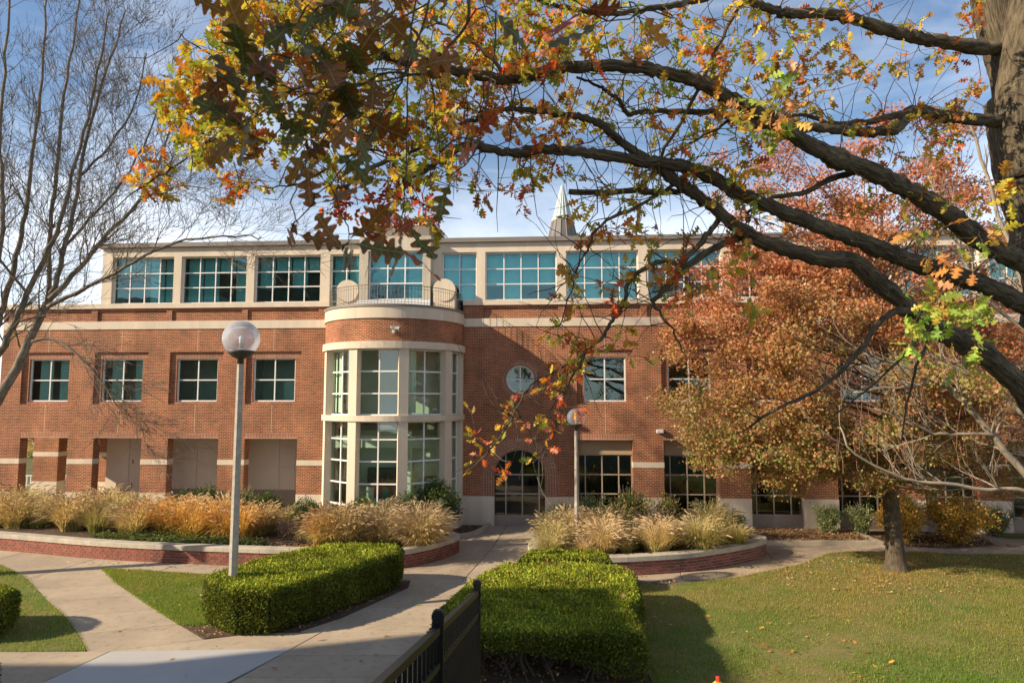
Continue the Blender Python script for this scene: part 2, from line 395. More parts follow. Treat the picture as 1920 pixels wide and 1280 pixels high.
M['bay_wall_in'] = plain('bay_wall_in', (0.62, 0.66, 0.57), 0.9, 0.1, 0.8)
M['blind'] = plain('blind', (0.80, 0.82, 0.77), 0.9, 0.06)
M['glass_top'] = glass_mat('glass_top', (0.46, 0.95, 0.96), (0.42, 0.74, 0.78), 1.5, 0.13)
M['glass_mid'] = glass_mat('glass_mid', (0.62, 0.92, 0.86), (0.60, 0.80, 0.78), 1.5, 0.10)
M['glass_bay'] = glass_mat('glass_bay', (0.78, 0.94, 0.85), (0.85, 0.95, 0.93), 1.5, 0.08)
M['glass_low'] = glass_mat('glass_low', (0.30, 0.36, 0.33), (0.80, 0.85, 0.80), 1.5, 0.06)
def globe_mat():
    m = glass_mat('globe', (0.93, 0.93, 0.94), (0.95, 0.95, 0.98), 1.45, 0.05); n = m.node_tree; o = [x for x in n.nodes if x.type == 'OUTPUT_MATERIAL'][0]
    src = o.inputs[0].links[0].from_socket; d = n.nodes.new('ShaderNodeBsdfTranslucent'); d.inputs[0].default_value = (0.85, 0.85, 0.87, 1); d2 = n.nodes.new('ShaderNodeBsdfDiffuse'); d2.inputs[0].default_value = (0.85, 0.85, 0.87, 1)
    a = n.nodes.new('ShaderNodeMixShader'); n.links.new(d.outputs[0], a.inputs[1]); n.links.new(d2.outputs[0], a.inputs[2])
    x = n.nodes.new('ShaderNodeMixShader'); x.inputs[0].default_value = 0.26; n.links.new(src, x.inputs[1]); n.links.new(a.outputs[0], x.inputs[2]); n.links.new(x.outputs[0], o.inputs[0]); return m
M['globe'] = globe_mat()
M['bark_oak'] = bark_mat('bark_oak', (0.030, 0.023, 0.016), (0.185, 0.150, 0.100), 22, 1.0)
M['bark_bare'] = bark_mat('bark_bare', (0.085, 0.07, 0.055), (0.27, 0.23, 0.18), 16, 0.8)
M['bark_pale'] = bark_mat('bark_pale', (0.19, 0.155, 0.12), (0.38, 0.32, 0.25), 12, 0.4)
M['bark_red'] = bark_mat('bark_red', (0.045, 0.036, 0.027), (0.15, 0.118, 0.085), 18, 1.0)
M['twig_red'] = plain('twig_red', (0.25, 0.12, 0.08), 0.8)
M['leaf'] = leaf_mat('leaf', 0.42, 0.45)
def leaf_vein(name):
    m = leaf_mat(name, 0.42, 0.42); n = m.node_tree; b = [x for x in n.nodes if x.type == 'BSDF_PRINCIPLED'][0]
    co = n.nodes.new('ShaderNodeTexCoord').outputs['Object']; sp_ = n.nodes.new('ShaderNodeSeparateXYZ'); n.links.new(co, sp_.inputs[0])
    def mth(op, a, c=None):
        k = n.nodes.new('ShaderNodeMath'); k.operation = op
        for i_, v_ in enumerate((a, c)):
            if v_ is None: continue
            if isinstance(v_, (int, float)): k.inputs[i_].default_value = v_
            else: n.links.new(v_, k.inputs[i_])
        return k.outputs[0]
    ay = mth('ABSOLUTE', sp_.outputs['Y']); u_ = mth('SUBTRACT', sp_.outputs['X'], mth('MULTIPLY', ay, 0.75))
    side = mth('LESS_THAN', mth('ABSOLUTE', mth('SUBTRACT', mth('FRACT', mth('MULTIPLY', u_, 7.0)), 0.5)), 0.06)
    mid = mth('LESS_THAN', ay, 0.010); vein = mth('MAXIMUM', mid, mth('MULTIPLY', side, 0.6))
    old = b.inputs['Base Color'].links[0].from_socket
    nc = mixc(n, vein, old, mixc(n, 0.45, old, (0.42, 0.38, 0.16)))
    z = noise_node(n, co, 5, 4); blot = ramp(n, z.outputs['Fac'], [(0.56, (0, 0, 0)), (0.66, (0.7,) * 3)]); nc = mixc(n, blot.outputs[0], nc, mixc(n, 0.55, nc, (0.16, 0.07, 0.03)))
    for l_ in list(n.links):
        if l_.from_socket == old and l_.to_node != b and l_.to_node.type == 'MIX' and l_.to_node.blend_type == 'MULTIPLY': n.links.new(nc, l_.to_socket)
    n.links.new(nc, b.inputs['Base Color']); bump(n, b, vein, 0.5, 0.02)
    return m
M['leaf_vein'] = leaf_vein('leaf_vein')
M['leaf_small'] = leaf_mat('leaf_small', 0.30, 0.5, (1.2, 1.0, 0.7))
M['yew'] = leaf_mat('yew', 0.18, 0.55, (1.1, 1.15, 0.6), 0.10)
M['grass'] = leaf_mat('grass', 0.5, 0.6, (1.15, 1.1, 0.8), 0.2)
M['plume'] = leaf_mat('plume', 0.35, 0.8, (1.1, 1.0, 0.8))
M['dead_leaf'] = leaf_mat('dead_leaf', 0.15, 0.7, (1.1, 0.95, 0.7))
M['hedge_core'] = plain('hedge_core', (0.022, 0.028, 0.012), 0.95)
M['ground'] = sheet_mat('ground', ((0.075, 0.105, 0.025), (0.15, 0.135, 0.05), (0.17, 0.125, 0.065)))
M['lawn'] = sheet_mat('lawn', ((0.085, 0.15, 0.022), (0.19, 0.17, 0.05), (0.26, 0.185, 0.085)), (0.3, 1.4, 60))
M['mulch'] = sheet_mat('mulch', ((0.06, 0.042, 0.030), (0.10, 0.07, 0.048), (0.17, 0.11, 0.065)), (1.0, 9.0, 70), 0.8)
M['litter'] = sheet_mat('litter', ((0.20, 0.135, 0.075), (0.27, 0.18, 0.10), (0.36, 0.25, 0.14)), (1.0, 14.0, 60), 0.8)
M['pole'] = plain('pole', (0.40, 0.36, 0.29), 0.9, 0.18, 9, 120, 0.5)
M['pole_lichen'] = M['pole']
M['bronze'] = plain('bronze', (0.065, 0.06, 0.045), 0.5, 0.2)
M['fence'] = plain('fence', (0.006, 0.0055, 0.005), 0.38, 0.3, 6, 80, 0.1, spec=0.3)
M['fence_rail'] = plain('fence_rail', (0.012, 0.009, 0.007), 0.36, 0.5, 5, 60, 0.1, spec=0.45)
M['white'] = plain('white', (0.75, 0.74, 0.70), 0.5, 0.05)
M['yellow'] = plain('yellow', (0.62, 0.36, 0.03), 0.5, 0.15)
M['red'] = plain('red', (0.52, 0.05, 0.035), 0.5, 0.12)
M['zinc'] = plain('zinc', (0.40, 0.46, 0.45), 0.5, 0.12, 2, 30, 0.03)
M['lead'] = plain('lead', (0.13, 0.12, 0.11), 0.55, 0.15, 2, 30, 0.05)
M['black'] = plain('black', (0.02, 0.02, 0.02), 0.6)
M['book_a'] = plain('book_a', (0.10, 0.30, 0.22), 0.6); M['book_b'] = plain('book_b', (0.65, 0.63, 0.58), 0.6); M['book_c'] = plain('book_c', (0.35, 0.55, 0.12), 0.6)

# ================================================================== THE SETTING
gm = MB(); gm.face([(-400, -60, -0.03), (400, -60, -0.03), (400, 700, -0.03), (-400, 700, -0.03)])
structure(gm.build('ground', M['ground']))

# ---- paving: slabs with open joints on a dark bed
pave = MB(); pave.face([(-45, 9.0, -0.012), (45, 9.0, -0.012), (45, 31.5, -0.012), (-45, 31.5, -0.012)])
pave = structure(pave.build('pavement', M['joint']))
def shrink(poly, d):
    n = len(poly); out = []
    A = sum(poly[i][0] * poly[(i + 1) % n][1] - poly[(i + 1) % n][0] * poly[i][1] for i in range(n))
    if A < 0: poly = poly[::-1]
    for i in range(n):
        p0 = Vector(poly[i - 1]); p1 = Vector(poly[i]); p2 = Vector(poly[(i + 1) % n])
        e1 = (p1 - p0).normalized(); e2 = (p2 - p1).normalized()
        n1 = Vector((-e1.y, e1.x)); n2 = Vector((-e2.y, e2.x)); k = n1 + n2
        out.append(tuple(p1 + k * (d / max(0.3, k.dot(n1)))))
    return out
def slab(poly, mat, z=0.02, gap=0.010):
    p = shrink(poly, gap); q = shrink(poly, gap + 0.008)
    m = MB(); n = len(p); b = 0
    m.v = [(x, y, -0.02) for x, y in p] + [(x, y, z - 0.006) for x, y in p] + [(x, y, z) for x, y in q]
    for i in range(n):
        j = (i + 1) % n
        m.f += [(i, j, n + j, n + i), (n + i, n + j, 2 * n + j, 2 * n + i)]; m.uv += [None, None]
    m.f.append(tuple(range(2 * n, 3 * n))); m.uv.append(None)
    return m.build('slab', mat, pave)
Lp = [(43, 1078), (68, 1104.6), (90, 1129), (122, 1157.5), (146, 1190.7), (163, 1222)]
Rp = [(188, 1071), (222, 1095.6), (252, 1117), (291, 1143), (334.7, 1170.6), (384, 1199.5)]
M5 = (208, 1221.4); GA = (548, 1216.5); GB = (605, 1185)
for i in range(5):
    q = [Lp[i], Rp[i], Rp[i + 1], Lp[i + 1]] if i < 4 else [Lp[4], Rp[4], Rp[5], M5, Lp[5]]
    q = [g(*p) for p in q]
    if i == 0:                                              # the court begins at 20.55 m
        cut = lambda a, b_: (b_[0] + (a[0] - b_[0]) * (20.54 - b_[1]) / (a[1] - b_[1]), 20.54)
        q = [cut(q[0], q[3]), cut(q[1], q[2]), q[2], q[3]]
    slab(q, M['concrete' if i % 2 else 'concrete_b'])
slab([g(-500, 1224), g(*Lp[5]), g(*M5), g(-60, 1345), g(-700, 1345)], M['concrete'])
slab([g(*M5), g(*GA), g(300, 1345), g(-60, 1345)], M['concrete_new'], 0.021)
slab([g(*M5), g(*Rp[5]), g(470, 1189), g(*GB), g(*GA)], M['concrete'])
rows = [1345, 1271, 1229, 1185]
for k, (a, b_) in enumerate(zip(rows[:-1], rows[1:])):
    def gx(y): return GA[0] + (GB[0] - GA[0]) * (GA[1] - y) / (GA[1] - GB[1])
    slab([g(gx(a), a), g(gx(b_), b_), g(900, b_), g(900, a)], M['concrete_b' if k % 2 else 'concrete'])
yr = [g(700, r)[1] for r in (1185, 1140, 1105)] + [20.55]
for k in range(3):
    slab([(-5.1, yr[k]), (-1.0, yr[k]), (-1.0, yr[k + 1]), (-5.1, yr[k + 1])], M['concrete_b' if k % 2 else 'concrete'])
xb = [-45, -30, -24, -20.5, -17.4, -14.2, -11, -7.8, -4.6, -1.4, 1.8, 5, 8.2, 11.4, 14.6, 18, 24, 45]
for i in range(len(xb) - 1):
    for (y0, y1, s0, s1) in ((20.55, 24.9, 0.0, 0.7), (24.9, 31.0, 0.7, 1.4)):
        a = xb[i]; c = xb[i + 1]
        slab([(a + s0, y0), (c + s0, y0), (c + s1, y1), (a + s1, y1)], M['concrete' if (i + int(y0)) % 2 else 'concrete_b'])
# pieces between the left path and the court


# ---- lawns and beds
def bed(name, poly, mat, z):
    m = MB(); m.prism(poly, -0.02, z); return structure(m.build(name, mat))
lawn_r = [g(*p) for p in ((1190, 1101), (1290, 1096), (1390, 1083), (1490, 1062), (1530, 1049), (1552, 1040), (1602, 1036), (1693, 1036.5), (1811, 1040), (1920, 1042), (2300, 1046))] + [(24, 20.6), (24, 9.5), (2.6, 9.5), (2.6, 14)]
bed('lawn', lawn_r, M['lawn'], 0.035)
lawn_l = [g(*p) for p in ((190, 1067), (300, 1073), (400, 1079), (440, 1085), (430, 1150), (400, 1172), (350, 1174), (334.7, 1170.6), (291, 1143), (252, 1117), (222, 1095.6))]
bed('lawn', lawn_l, M['lawn'], 0.032)
lawn_e = [g(*p) for p in ((-400, 1050), (0, 1060), (44, 1082), (67, 1104), (89, 1129), (121, 1157), (145, 1190), (161, 1221), (0, 1223), (-400, 1223))]
bed('lawn', lawn_e, M['lawn'], 0.030)
mulch_l = [g(*p) for p in ((350, 1174), (400, 1172), (430, 1150), (440, 1085), (560, 1070))] + [(-5.2, 20.6), (-2.95, 20.4), (-2.9, 19.6), g(640, 1160), g(560, 1186), g(470, 1190), g(384, 1198), g(336, 1171.5)]
bed('mulch_bed', mulch_l, M['mulch'], 0.026)
bed('mulch_bed', [(-1.1, 10.5), (2.58, 10.5), (2.58, 14), (2.9, 17.5), (2.9, 20.3), (0.2, 20.3), (-0.7, 17.5), (-1.1, 14.5)], M['mulch'], 0.03)
litter_r = [(9.3, 25.5), (13.3, 25.5), (13.6, 27.9), (9.3, 28.2)]
bed('leaf_litter_bed', litter_r, M['litter'], 0.09)
bed('mulch_bed', [(13.75, 25.2), (15.6, 24.7), (17.4, 25.2), (18.0, 26.6), (17.5, 27.6), (13.9, 27.8)], M['mulch'], 0.06)
bed('lawn', [(18.9, 26.4), (30, 26.2), (30, 27.5), (18.9, 27.6)], M['lawn'], 0.03)
bay_bed = [(-3.6, 26.4), (-2.0, 26.75), (-1.45, 27.3), (-1.15, 28.2), (-0.95, 29.0), (-4.6, 29.2), (-4.6, 26.6)]
bed('mulch_bed', bay_bed, M['mulch'], 0.08)

def strip(name, pts, w, z, mat, z0=-0.02):
    m = MB(); P = [Vector((x, y)) for x, y in pts]; a = []; c = []
    for i in range(len(P)):
        t = (P[min(i + 1, len(P) - 1)] - P[max(i - 1, 0)]).normalized(); n_ = Vector((-t.y, t.x)) * w / 2
        a.append(P[i] + n_); c.append(P[i] - n_)
    for i in range(len(P) - 1):
        for (p, q, h0, h1) in ((a, c, z, z),):
            m.face([(*c[i], z), (*c[i + 1], z), (*a[i + 1], z), (*a[i], z)])
        m.face([(*c[i], z0), (*c[i + 1], z0), (*c[i + 1], z), (*c[i], z)]); m.face([(*a[i + 1], z0), (*a[i], z0), (*a[i], z), (*a[i + 1], z)])
    m.face([(*a[0], z0), (*c[0], z0), (*c[0], z), (*a[0], z)]); m.face([(*c[-1], z0), (*a[-1], z0), (*a[-1], z), (*c[-1], z)])
    return structure(m.build(name, mat))
sl = lambda pts, n=5: [(p.x, p.y) for p in smooth_line([(x, y, 0) for x, y in pts], n)]
strip('kerb', sl([(-3.7, 26.3), (-2.9, 26.42), (-2.1, 26.62), (-1.55, 27.1), (-1.2, 27.9), (-0.95, 29.0)]), 0.2, 0.16, M['kerb'])
strip('kerb', [(8.9, 25.36), (11, 25.34), (13.45, 25.36)], 0.2, 0.17, M['kerb'])
strip('kerb', [(13.4, 25.5), (13.55, 27.9)], 0.16, 0.15, M['kerb'])

# ================================================================== THE BUILDING
B = empty('campus_building', (29 * math.sin(YAW), 29 * math.cos(YAW), 0), -YAW)
tag(B, 'three storey red brick building with rounded glass bay and teal upper windows', 'building')

def wall_holes(mb, s0, s1, z0, z1, holes, q=0.0):
    xs = sorted({s0, s1} | {min(max(h[k], s0), s1) for h in holes for k in (0, 1)})
    zs = sorted({z0, z1} | {min(max(h[k], z0), z1) for h in holes for k in (2, 3)})
    for i in range(len(xs) - 1):
        for j in range(len(zs) - 1):
            cx = (xs[i] + xs[i + 1]) / 2; cz = (zs[j] + zs[j + 1]) / 2
            if any(h[0] < cx < h[1] and h[2] < cz < h[3] for h in holes): continue
            mb.face([(xs[i], q, zs[j]), (xs[i + 1], q, zs[j]), (xs[i + 1], q, zs[j + 1]), (xs[i], q, zs[j + 1])])
    for h in holes:
        a, b_, c, d, dep = h[:5]; q1 = q + dep
        mb.face([(a, q, c), (a, q, d), (a, q1, d), (a, q1, c)]); mb.face([(b_, q, d), (b_, q, c), (b_, q1, c), (b_, q1, d)])
        mb.face([(a, q, d), (b_, q, d), (b_, q1, d), (a, q1, d)])
        if c > z0: mb.face([(b_, q, c), (a, q, c), (a, q1, c), (b_, q1, c)])

def window(parent, org, w, h, cols, rows, fr, gl, fw=0.06, mw=0.045, dep=0.09, rz=0.0, name='window', xs=None, zs=None, skip=()):
    """frame with glazing bars as one part, each pane a child; org = lower left corner of the frame front"""
    m = MB()
    m.box(0, fw, 0, dep, 0, h); m.box(w - fw, w, 0, dep, 0, h); m.box(fw, w - fw, 0, dep, 0, fw); m.box(fw, w - fw, 0, dep, h - fw, h)
    xs = [fw] + ([fw + (w - 2 * fw) * i / cols for i in range(1, cols)] if xs is None else list(xs)) + [w - fw]
    zs = [fw] + ([fw + (h - 2 * fw) * i / rows for i in range(1, rows)] if zs is None else list(zs)) + [h - fw]
    for x in xs[1:-1]: m.box(x - mw / 2, x + mw / 2, 0.008, dep - 0.012, fw, h - fw)
    for z in zs[1:-1]: m.box(fw, w - fw, 0.011, dep - 0.015, z - mw / 2, z + mw / 2)
    o = m.build(name, fr, parent); o.location = org; o.rotation_euler = (0, 0, rz)
    cache = {}
    for i in range(len(xs) - 1):
        for j in range(len(zs) - 1):
            pw = xs[i + 1] - xs[i]; ph = zs[j + 1] - zs[j]; key = (round(pw, 4), round(ph, 4))
            if key not in cache:
                k = MB(); k.face([(0.004, 0, 0.004), (pw - 0.004, 0, 0.004), (pw - 0.004, 0, ph - 0.004), (0.004, 0, ph - 0.004)]); me = k.mesh('pane'); me.materials.append(gl); cache[key] = me
            p = obj('pane', cache[key], None, o); p.location = (xs[i], dep * 0.5, zs[j])
    return o

REC = [(-24.02, -21.57), (-20.62, -18.14), (-17.15, -14.70), (-13.68, -11.20)] + [(0.75 + 3.52 * k, 3.10 + 3.52 * k) for k in range(8)]
OPN = [(-23.89, -21.64), (-20.49, -18.27), (-17.08, -14.80), (-13.62, -11.28)]
OPR = [(0.78, 3.05), (4.32, 6.56), (7.83, 10.0), (11.29, 13.45), (14.68, 16.80), (17.98, 20.1), (21.3, 23.4), (24.6, 26.8)]
ZT = 3.60; ZS = 1.25; ZB0, ZB1 = 8.40, 8.76; ZP = 9.33
BAYC, BR = -7.04, 2.93
SL, SR = -25.0, 29.0
wm = MB()
holes = [(a, b_, 5.08, 7.38, 0.10) for a, b_ in REC] + [(a, b_, ZS, ZT, 0.45) for a, b_ in OPN + OPR]
wall_holes(wm, SL, BAYC - BR, ZS, ZB0, [h for h in holes if h[1] < BAYC])
# right part: leave out the field that holds the arch and the round window
AX0, AX1 = -3.45, 0.10
wall_holes(wm, BAYC + BR, AX0, ZS, ZB0, [])
wall_holes(wm, AX1, SR, ZS, ZB0, [h for h in holes if h[0] > 0])
AC, ARI, ARO, AZ = -1.68, 1.07, 1.62, 2.10         # arch centre, inner and outer radius, springing
RC, RZ, RRI, RRO = -1.65, 6.14, 0.60, 0.82
na = 28
outer_arch = [(AC - ARO, ZS)] + [(AC - ARO * math.cos(PI * i / na), AZ + ARO * math.sin(PI * i / na)) for i in range(na + 1)] + [(AC + ARO, ZS)]
field = [(AX0, ZS)] + outer_arch + [(AX1, ZS), (AX1, ZB0), (AX0, ZB0)]
hole = [(RC + RRO * math.cos(2 * PI * i / 40), RZ + RRO * math.sin(2 * PI * i / 40)) for i in range(40)]
allp = field + hole
for t in tessellate_polygon([[Vector((x, z, 0)) for x, z in field], [Vector((x, z, 0)) for x, z in hole]]):
    P = [allp[i] for i in t]
    if (P[1][0] - P[0][0]) * (P[2][1] - P[0][1]) - (P[2][0] - P[0][0]) * (P[1][1] - P[0][1]) < 0: P = P[::-1]
    wm.face([(x, 0, z) for x, z in P])
# recess backs with window holes
for a, b_ in REC:
    wall_holes(wm, a, b_, 5.08, 7.38, [(a + 0.29, b_ - 0.29, 5.20, 7.10, 0.14)], 0.10)
# parapet strip with shallow sunk panels
PAN = [(-24.6, -20.9)] + [(-20.6 + 3.46 * k, -17.4 + 3.46 * k) for k in range(3)] + [(-3.22, -0.02)] + [(0.26 + 3.46 * k, 3.46 + 3.46 * k) for k in range(8)]
pan = [(a, b_, ZB1 + 0.001, ZP - 0.1, 0.07) for a, b_ in PAN]
for (u0, u1) in ((SL, BAYC - BR), (BAYC + BR, SR)):
    hh = [h for h in pan if u0 < h[0] and h[1] < u1]
    wall_holes(wm, u0, u1, ZB1, ZP, hh)
    for h in hh: wm.face([(h[0], 0.07, h[2]), (h[1], 0.07, h[2]), (h[1], 0.07, h[3]), (h[0], 0.07, h[3])])
# left flank and rear
wm.face([(SL, 16, 3.7), (SL, 0, 3.7), (SL, 0, ZP), (SL, 16, ZP)]); wm.face([(SL, 0.45, ZS), (SL, 0, ZS), (SL, 0, 3.7), (SL, 0.45, 3.7)]); wm.face([(SR, 0, 0), (SR, 16, 0), (SR, 16, ZP), (SR, 0, ZP)])
wm.face([(SR, 16, 0), (-16, 16, 0), (-16, 16, 12), (SR, 16, 12)])
wm.build('wall', M['brick'], B)
# soldier courses
for a, b_ in OPN + OPR: sm = MB(); sm.face([(a, -0.004, ZT), (b_, -0.004, ZT), (b_, -0.004, ZT + 0.24), (a, -0.004, ZT + 0.24)]); sm.build('soldier_course', M['soldier'], B)
for a, b_ in REC: sm = MB(); sm.face([(a + 0.004, 0.095, 7.12), (b_ - 0.004, 0.095, 7.12), (b_ - 0.004, 0.095, 7.378), (a + 0.004, 0.095, 7.378)]); sm.build('soldier_course', M['soldier'], B)
for s_ in (-22.8, -19.4, -15.9, -12.45, 1.92, 5.45, 8.97):
    for (za, zb) in ((ZT + 0.26, 5.06), (7.40, ZB0 - 0.01)): k = MB(); k.box(s_ - 0.007, s_ + 0.007, -0.002, 0.01, za, zb); k.build('movement_joint', M['lime'], B)
# arch and round window rings
rm = MB(); dep = 0.42
def ringseg(c, z, ri, ro, a0, a1, n_, q0, q1):
    for i in range(n_):
        t0 = a0 + (a1 - a0) * i / n_; t1 = a0 + (a1 - a0) * (i + 1) / n_
        P = lambda r, t, q: (c - r * math.cos(t), q, z + r * math.sin(t))
        rmid = (ri + ro) / 2; u0 = t0 * rmid; u1 = t1 * rmid
        rm.face([P(ri, t0, q0), P(ri, t1, q0), P(ro, t1, q0), P(ro, t0, q0)][::-1], [(u0, 0), (u1, 0), (u1, ro - ri), (u0, ro - ri)][::-1])
        rm.face([P(ri, t0, q0), P(ri, t0, q1), P(ri, t1, q1), P(ri, t1, q0)], [(u0, 0), (u0, q1 - q0), (u1, q1 - q0), (u1, 0)])
        rm.face([P(ro, t0, q0), P(ro, t1, q0), P(ro, t1, q0 + 0.03), P(ro, t0, q0 + 0.03)], [(u0, 0), (u1, 0), (u1, 0.03), (u0, 0.03)])
ringseg(AC, AZ, ARI, ARO, 0, PI, 36, -0.012, dep)
for sgn in (-1, 1):
    x0, x1 = AC + sgn * ARI, AC + sgn * ARO
    xa, xb_ = min(x0, x1), max(x0, x1)
    rm.face([(xa, -0.012, ZS), (xb_, -0.012, ZS), (xb_, -0.012, AZ), (xa, -0.012, AZ)], [(0, 0), (0, 0.56), (0.85, 0.56), (0.85, 0)])
    q = [(x0, -0.012, ZS), (x0, dep, ZS), (x0, dep, AZ), (x0, -0.012, AZ)]
    rm.face(q if sgn < 0 else q[::-1], [(0, 0), (0, 0.43), (0.85, 0.43), (0.85, 0)])
rm.build('brick_arch', M['ring'], B); rm = MB()
ringseg(RC, RZ, RRI, RRO, 0, 2 * PI, 40, -0.012, 0.22)
rm.build('brick_ring', M['ring'], B)

# limestone: pier bases, bands, belt course
edgesL = [SL] + [v for o_ in OPN for v in o_] + [BAYC - BR - 0.02]
edgesR = [AX1 + 0.0] + [v for o_ in OPR for v in o_] + [SR]
for E_ in (edgesL, edgesR):
    for i in range(0, len(E_) - 1, 2):
        a, b_ = E_[i], E_[i + 1]
        lm = MB(); lm.box(a - 0.004 if i else a, b_ + 0.004, -0.03, 0.46, -0.05, ZS - 0.002); lm.build('stone_base', M['lime'], B)
        if E_ is edgesL or i: ls = MB(); ls.box(a - 0.012, b_ + 0.012, -0.022, 0.462, 2.47, 2.69); ls.build('stone_band', M['lime'], B)
lm = MB(); lm.box(BAYC + BR, AC - ARI, -0.03, 0.45, -0.05, ZS - 0.002); lm.build('stone_base', M['lime'], B)
lm = MB(); lm.box(AC + ARI, AX1 - 0.002, -0.03, 0.45, -0.05, ZS - 0.002); lm.build('stone_base', M['lime'], B)
for (a, b_) in ((SL, BAYC - BR - 0.05), (BAYC + BR + 0.05, SR)):
    x = a
    while x < b_ - 0.01:                                   # belt course, stone by stone
        x2 = min(x + 1.83, b_); k = MB(); k.box(x + 0.003, x2 - 0.003, -0.035, 0.05, ZB0 + 0.002, ZB1 - 0.002); k.build('belt_stone', M['lime'], B); x = x2


# second floor windows
for a, b_ in REC:
    window(B, (a + 0.29, 0.19, 5.20), b_ - a - 0.58, 1.90, 2, 2, M['frame_white'], M['glass_mid'], 0.06, 0.05)
# round window: ring frame, cross bars, four quarter panes
rw = MB()
n_ = 40
for i in range(n_):
    t0 = 2 * PI * i / n_; t1 = 2 * PI * (i + 1) / n_
    P = lambda r, t, q: (RC + r * math.cos(t), q, RZ + r * math.sin(t))
    rw.face([P(0.53, t0, 0.10), P(0.60, t0, 0.10), P(0.60, t1, 0.10), P(0.53, t1, 0.10)]); rw.face([P(0.53, t1, 0.10), P(0.53, t1, 0.19), P(0.53, t0, 0.19), P(0.53, t0, 0.10)])
rw.box(RC - 0.54, RC + 0.54, 0.105, 0.185, RZ - 0.03, RZ + 0.03); rw.box(RC - 0.03, RC + 0.03, 0.107, 0.183, RZ - 0.54, RZ + 0.54)
rw = rw.build('round_window', M['frame_white'], B)
for qd in range(4):
    k = MB(); pts = [(RC, 0.15, RZ)] + [(RC + 0.55 * math.cos(qd * PI / 2 + t * PI / 20), 0.15, RZ + 0.55 * math.sin(qd * PI / 2 + t * PI / 20)) for t in range(11)]
    k.face(pts); k.build('pane', M['glass_mid'], rw)

# third floor: limestone frame
z0, z1 = ZP, 12.08
WIN3 = [(-20.03, -17.16, 4), (-16.81, -13.81, 4), (-13.45, -10.46, 4), (-10.03, -8.64, 2), (-5.06, -3.54, 2)] + [(-3.16 + 3.48 * k, -0.08 + 3.48 * k, 4) for k in range(9)]
for (u0, u1) in ((-20.5, -8.55), (-5.45, SR)):
    cm = MB(); wall_holes(cm, u0, u1, z0 + 0.22, z1, [(a, b_, 9.56, 11.66, 0.3) for a, b_, c in WIN3 if u0 < a and b_ < u1], 0.02)
    if u0 < -20: cm.face([(-20.5, 9, z0), (-20.5, 0.02, z0), (-20.5, 0.02, z1), (-20.5, 9, z1)])
    cm.build('upper_storey_frame', M['lime'], B)
for b_ in ((SL - 0.05, BAYC - BR), (BAYC + BR, SR)): k = MB(); k.box(b_[0], b_[1], -0.07, 0.35, ZP + 0.001, ZP + 0.22); k.build('sill_course', M['lime'], B)
k = MB(); k.box(-21.25, -20.52, 2.2, 9, ZP, 11.7); k.build('stair_block', M['lime'], B)
for a, b_, c in WIN3:
    window(B, (a, 0.2, 9.56), b_ - a, 2.10, c, 3, M['frame_white'], M['glass_top'], 0.05, 0.045)
for b_ in ((-20.7, -8.6), (-5.42, SR)): k = MB(); k.box(b_[0], b_[1], -0.14, 0.7, z1 + 0.001, 12.27); k.build('roof_edge', M['metal_cap'], B)
k = MB(); k.box(-20.6, SR, 0.7, 15.9, 12.0, 12.2); k.build('roof', M['soffit'], B)
k = MB(); k.box(SL, -20.55, 0.36, 15.9, 9.2, 9.32); k.build('terrace_roof', M['soffit'], B)
# projecting centre piece of the upper storey
tm = MB()
wall_holes(tm, -8.55, -5.45, 9.0, 12.28, [(-8.16, -5.78, 9.55, 11.64, 0.28)], -0.55)
tm.face([(-8.55, 0.4, 9), (-8.55, -0.55, 9), (-8.55, -0.55, 12.28), (-8.55, 0.4, 12.28)]); tm.face([(-5.45, -0.55, 9), (-5.45, 0.8, 9), (-5.45, 0.8, 12.28), (-5.45, -0.55, 12.28)])
tm.face([(-8.55, -0.55, 12.28), (-5.45, -0.55, 12.28), (-5.45, 0.8, 12.28), (-8.55, 0.8, 12.28)])
tm.build('centre_piece', M['lime_stained'], B)
window(B, (-8.16, -0.36, 9.55), 2.38, 2.09, 3, 3, M['frame_white'], M['glass_top'], 0.05, 0.05)
k = MB(); k.box(-8.56, -5.44, -0.575, -0.53, 9.02, 9.5); k.build('spandrel_panel', M['clad_blue'], B)
k = MB(); k.box(-8.36, -5.60, -0.1, 3.4, 12.28, 13.05)
for i in range(9): k.box(-5.60, -5.575, 0.0 + i * 0.4, 0.05 + i * 0.4, 12.28, 13.04)
k.build('penthouse', M['clad'], B)
k = MB(); k.box(-8.44, -5.50, -0.18, 3.5, 13.05, 13.17); k.build('penthouse_cap', M['metal_cap'], B)
k = MB(); k.box(-8.30, -5.64, -0.12, -0.1, 12.86, 13.05); k.build('penthouse_fascia', M['clad_blue'], B)

# ground floor right: recessed shop-front glazing
for a, b_ in OPR:
    k = MB(); k.box(a + 0.002, b_ - 0.002, 0.34, 0.45, 2.98, ZT); k.build('spandrel_panel', M['spandrel'], B)
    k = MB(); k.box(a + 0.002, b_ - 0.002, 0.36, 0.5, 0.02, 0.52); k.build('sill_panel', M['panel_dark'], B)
    w = b_ - a
    window(B, (a + 0.002, 0.38, 0.52), w - 0.004, 2.46, 0, 0, M['frame_dark'], M['glass_low'], 0.045, 0.05, xs=[0.30, 1.0, 1.70], zs=[0.82, 1.62])
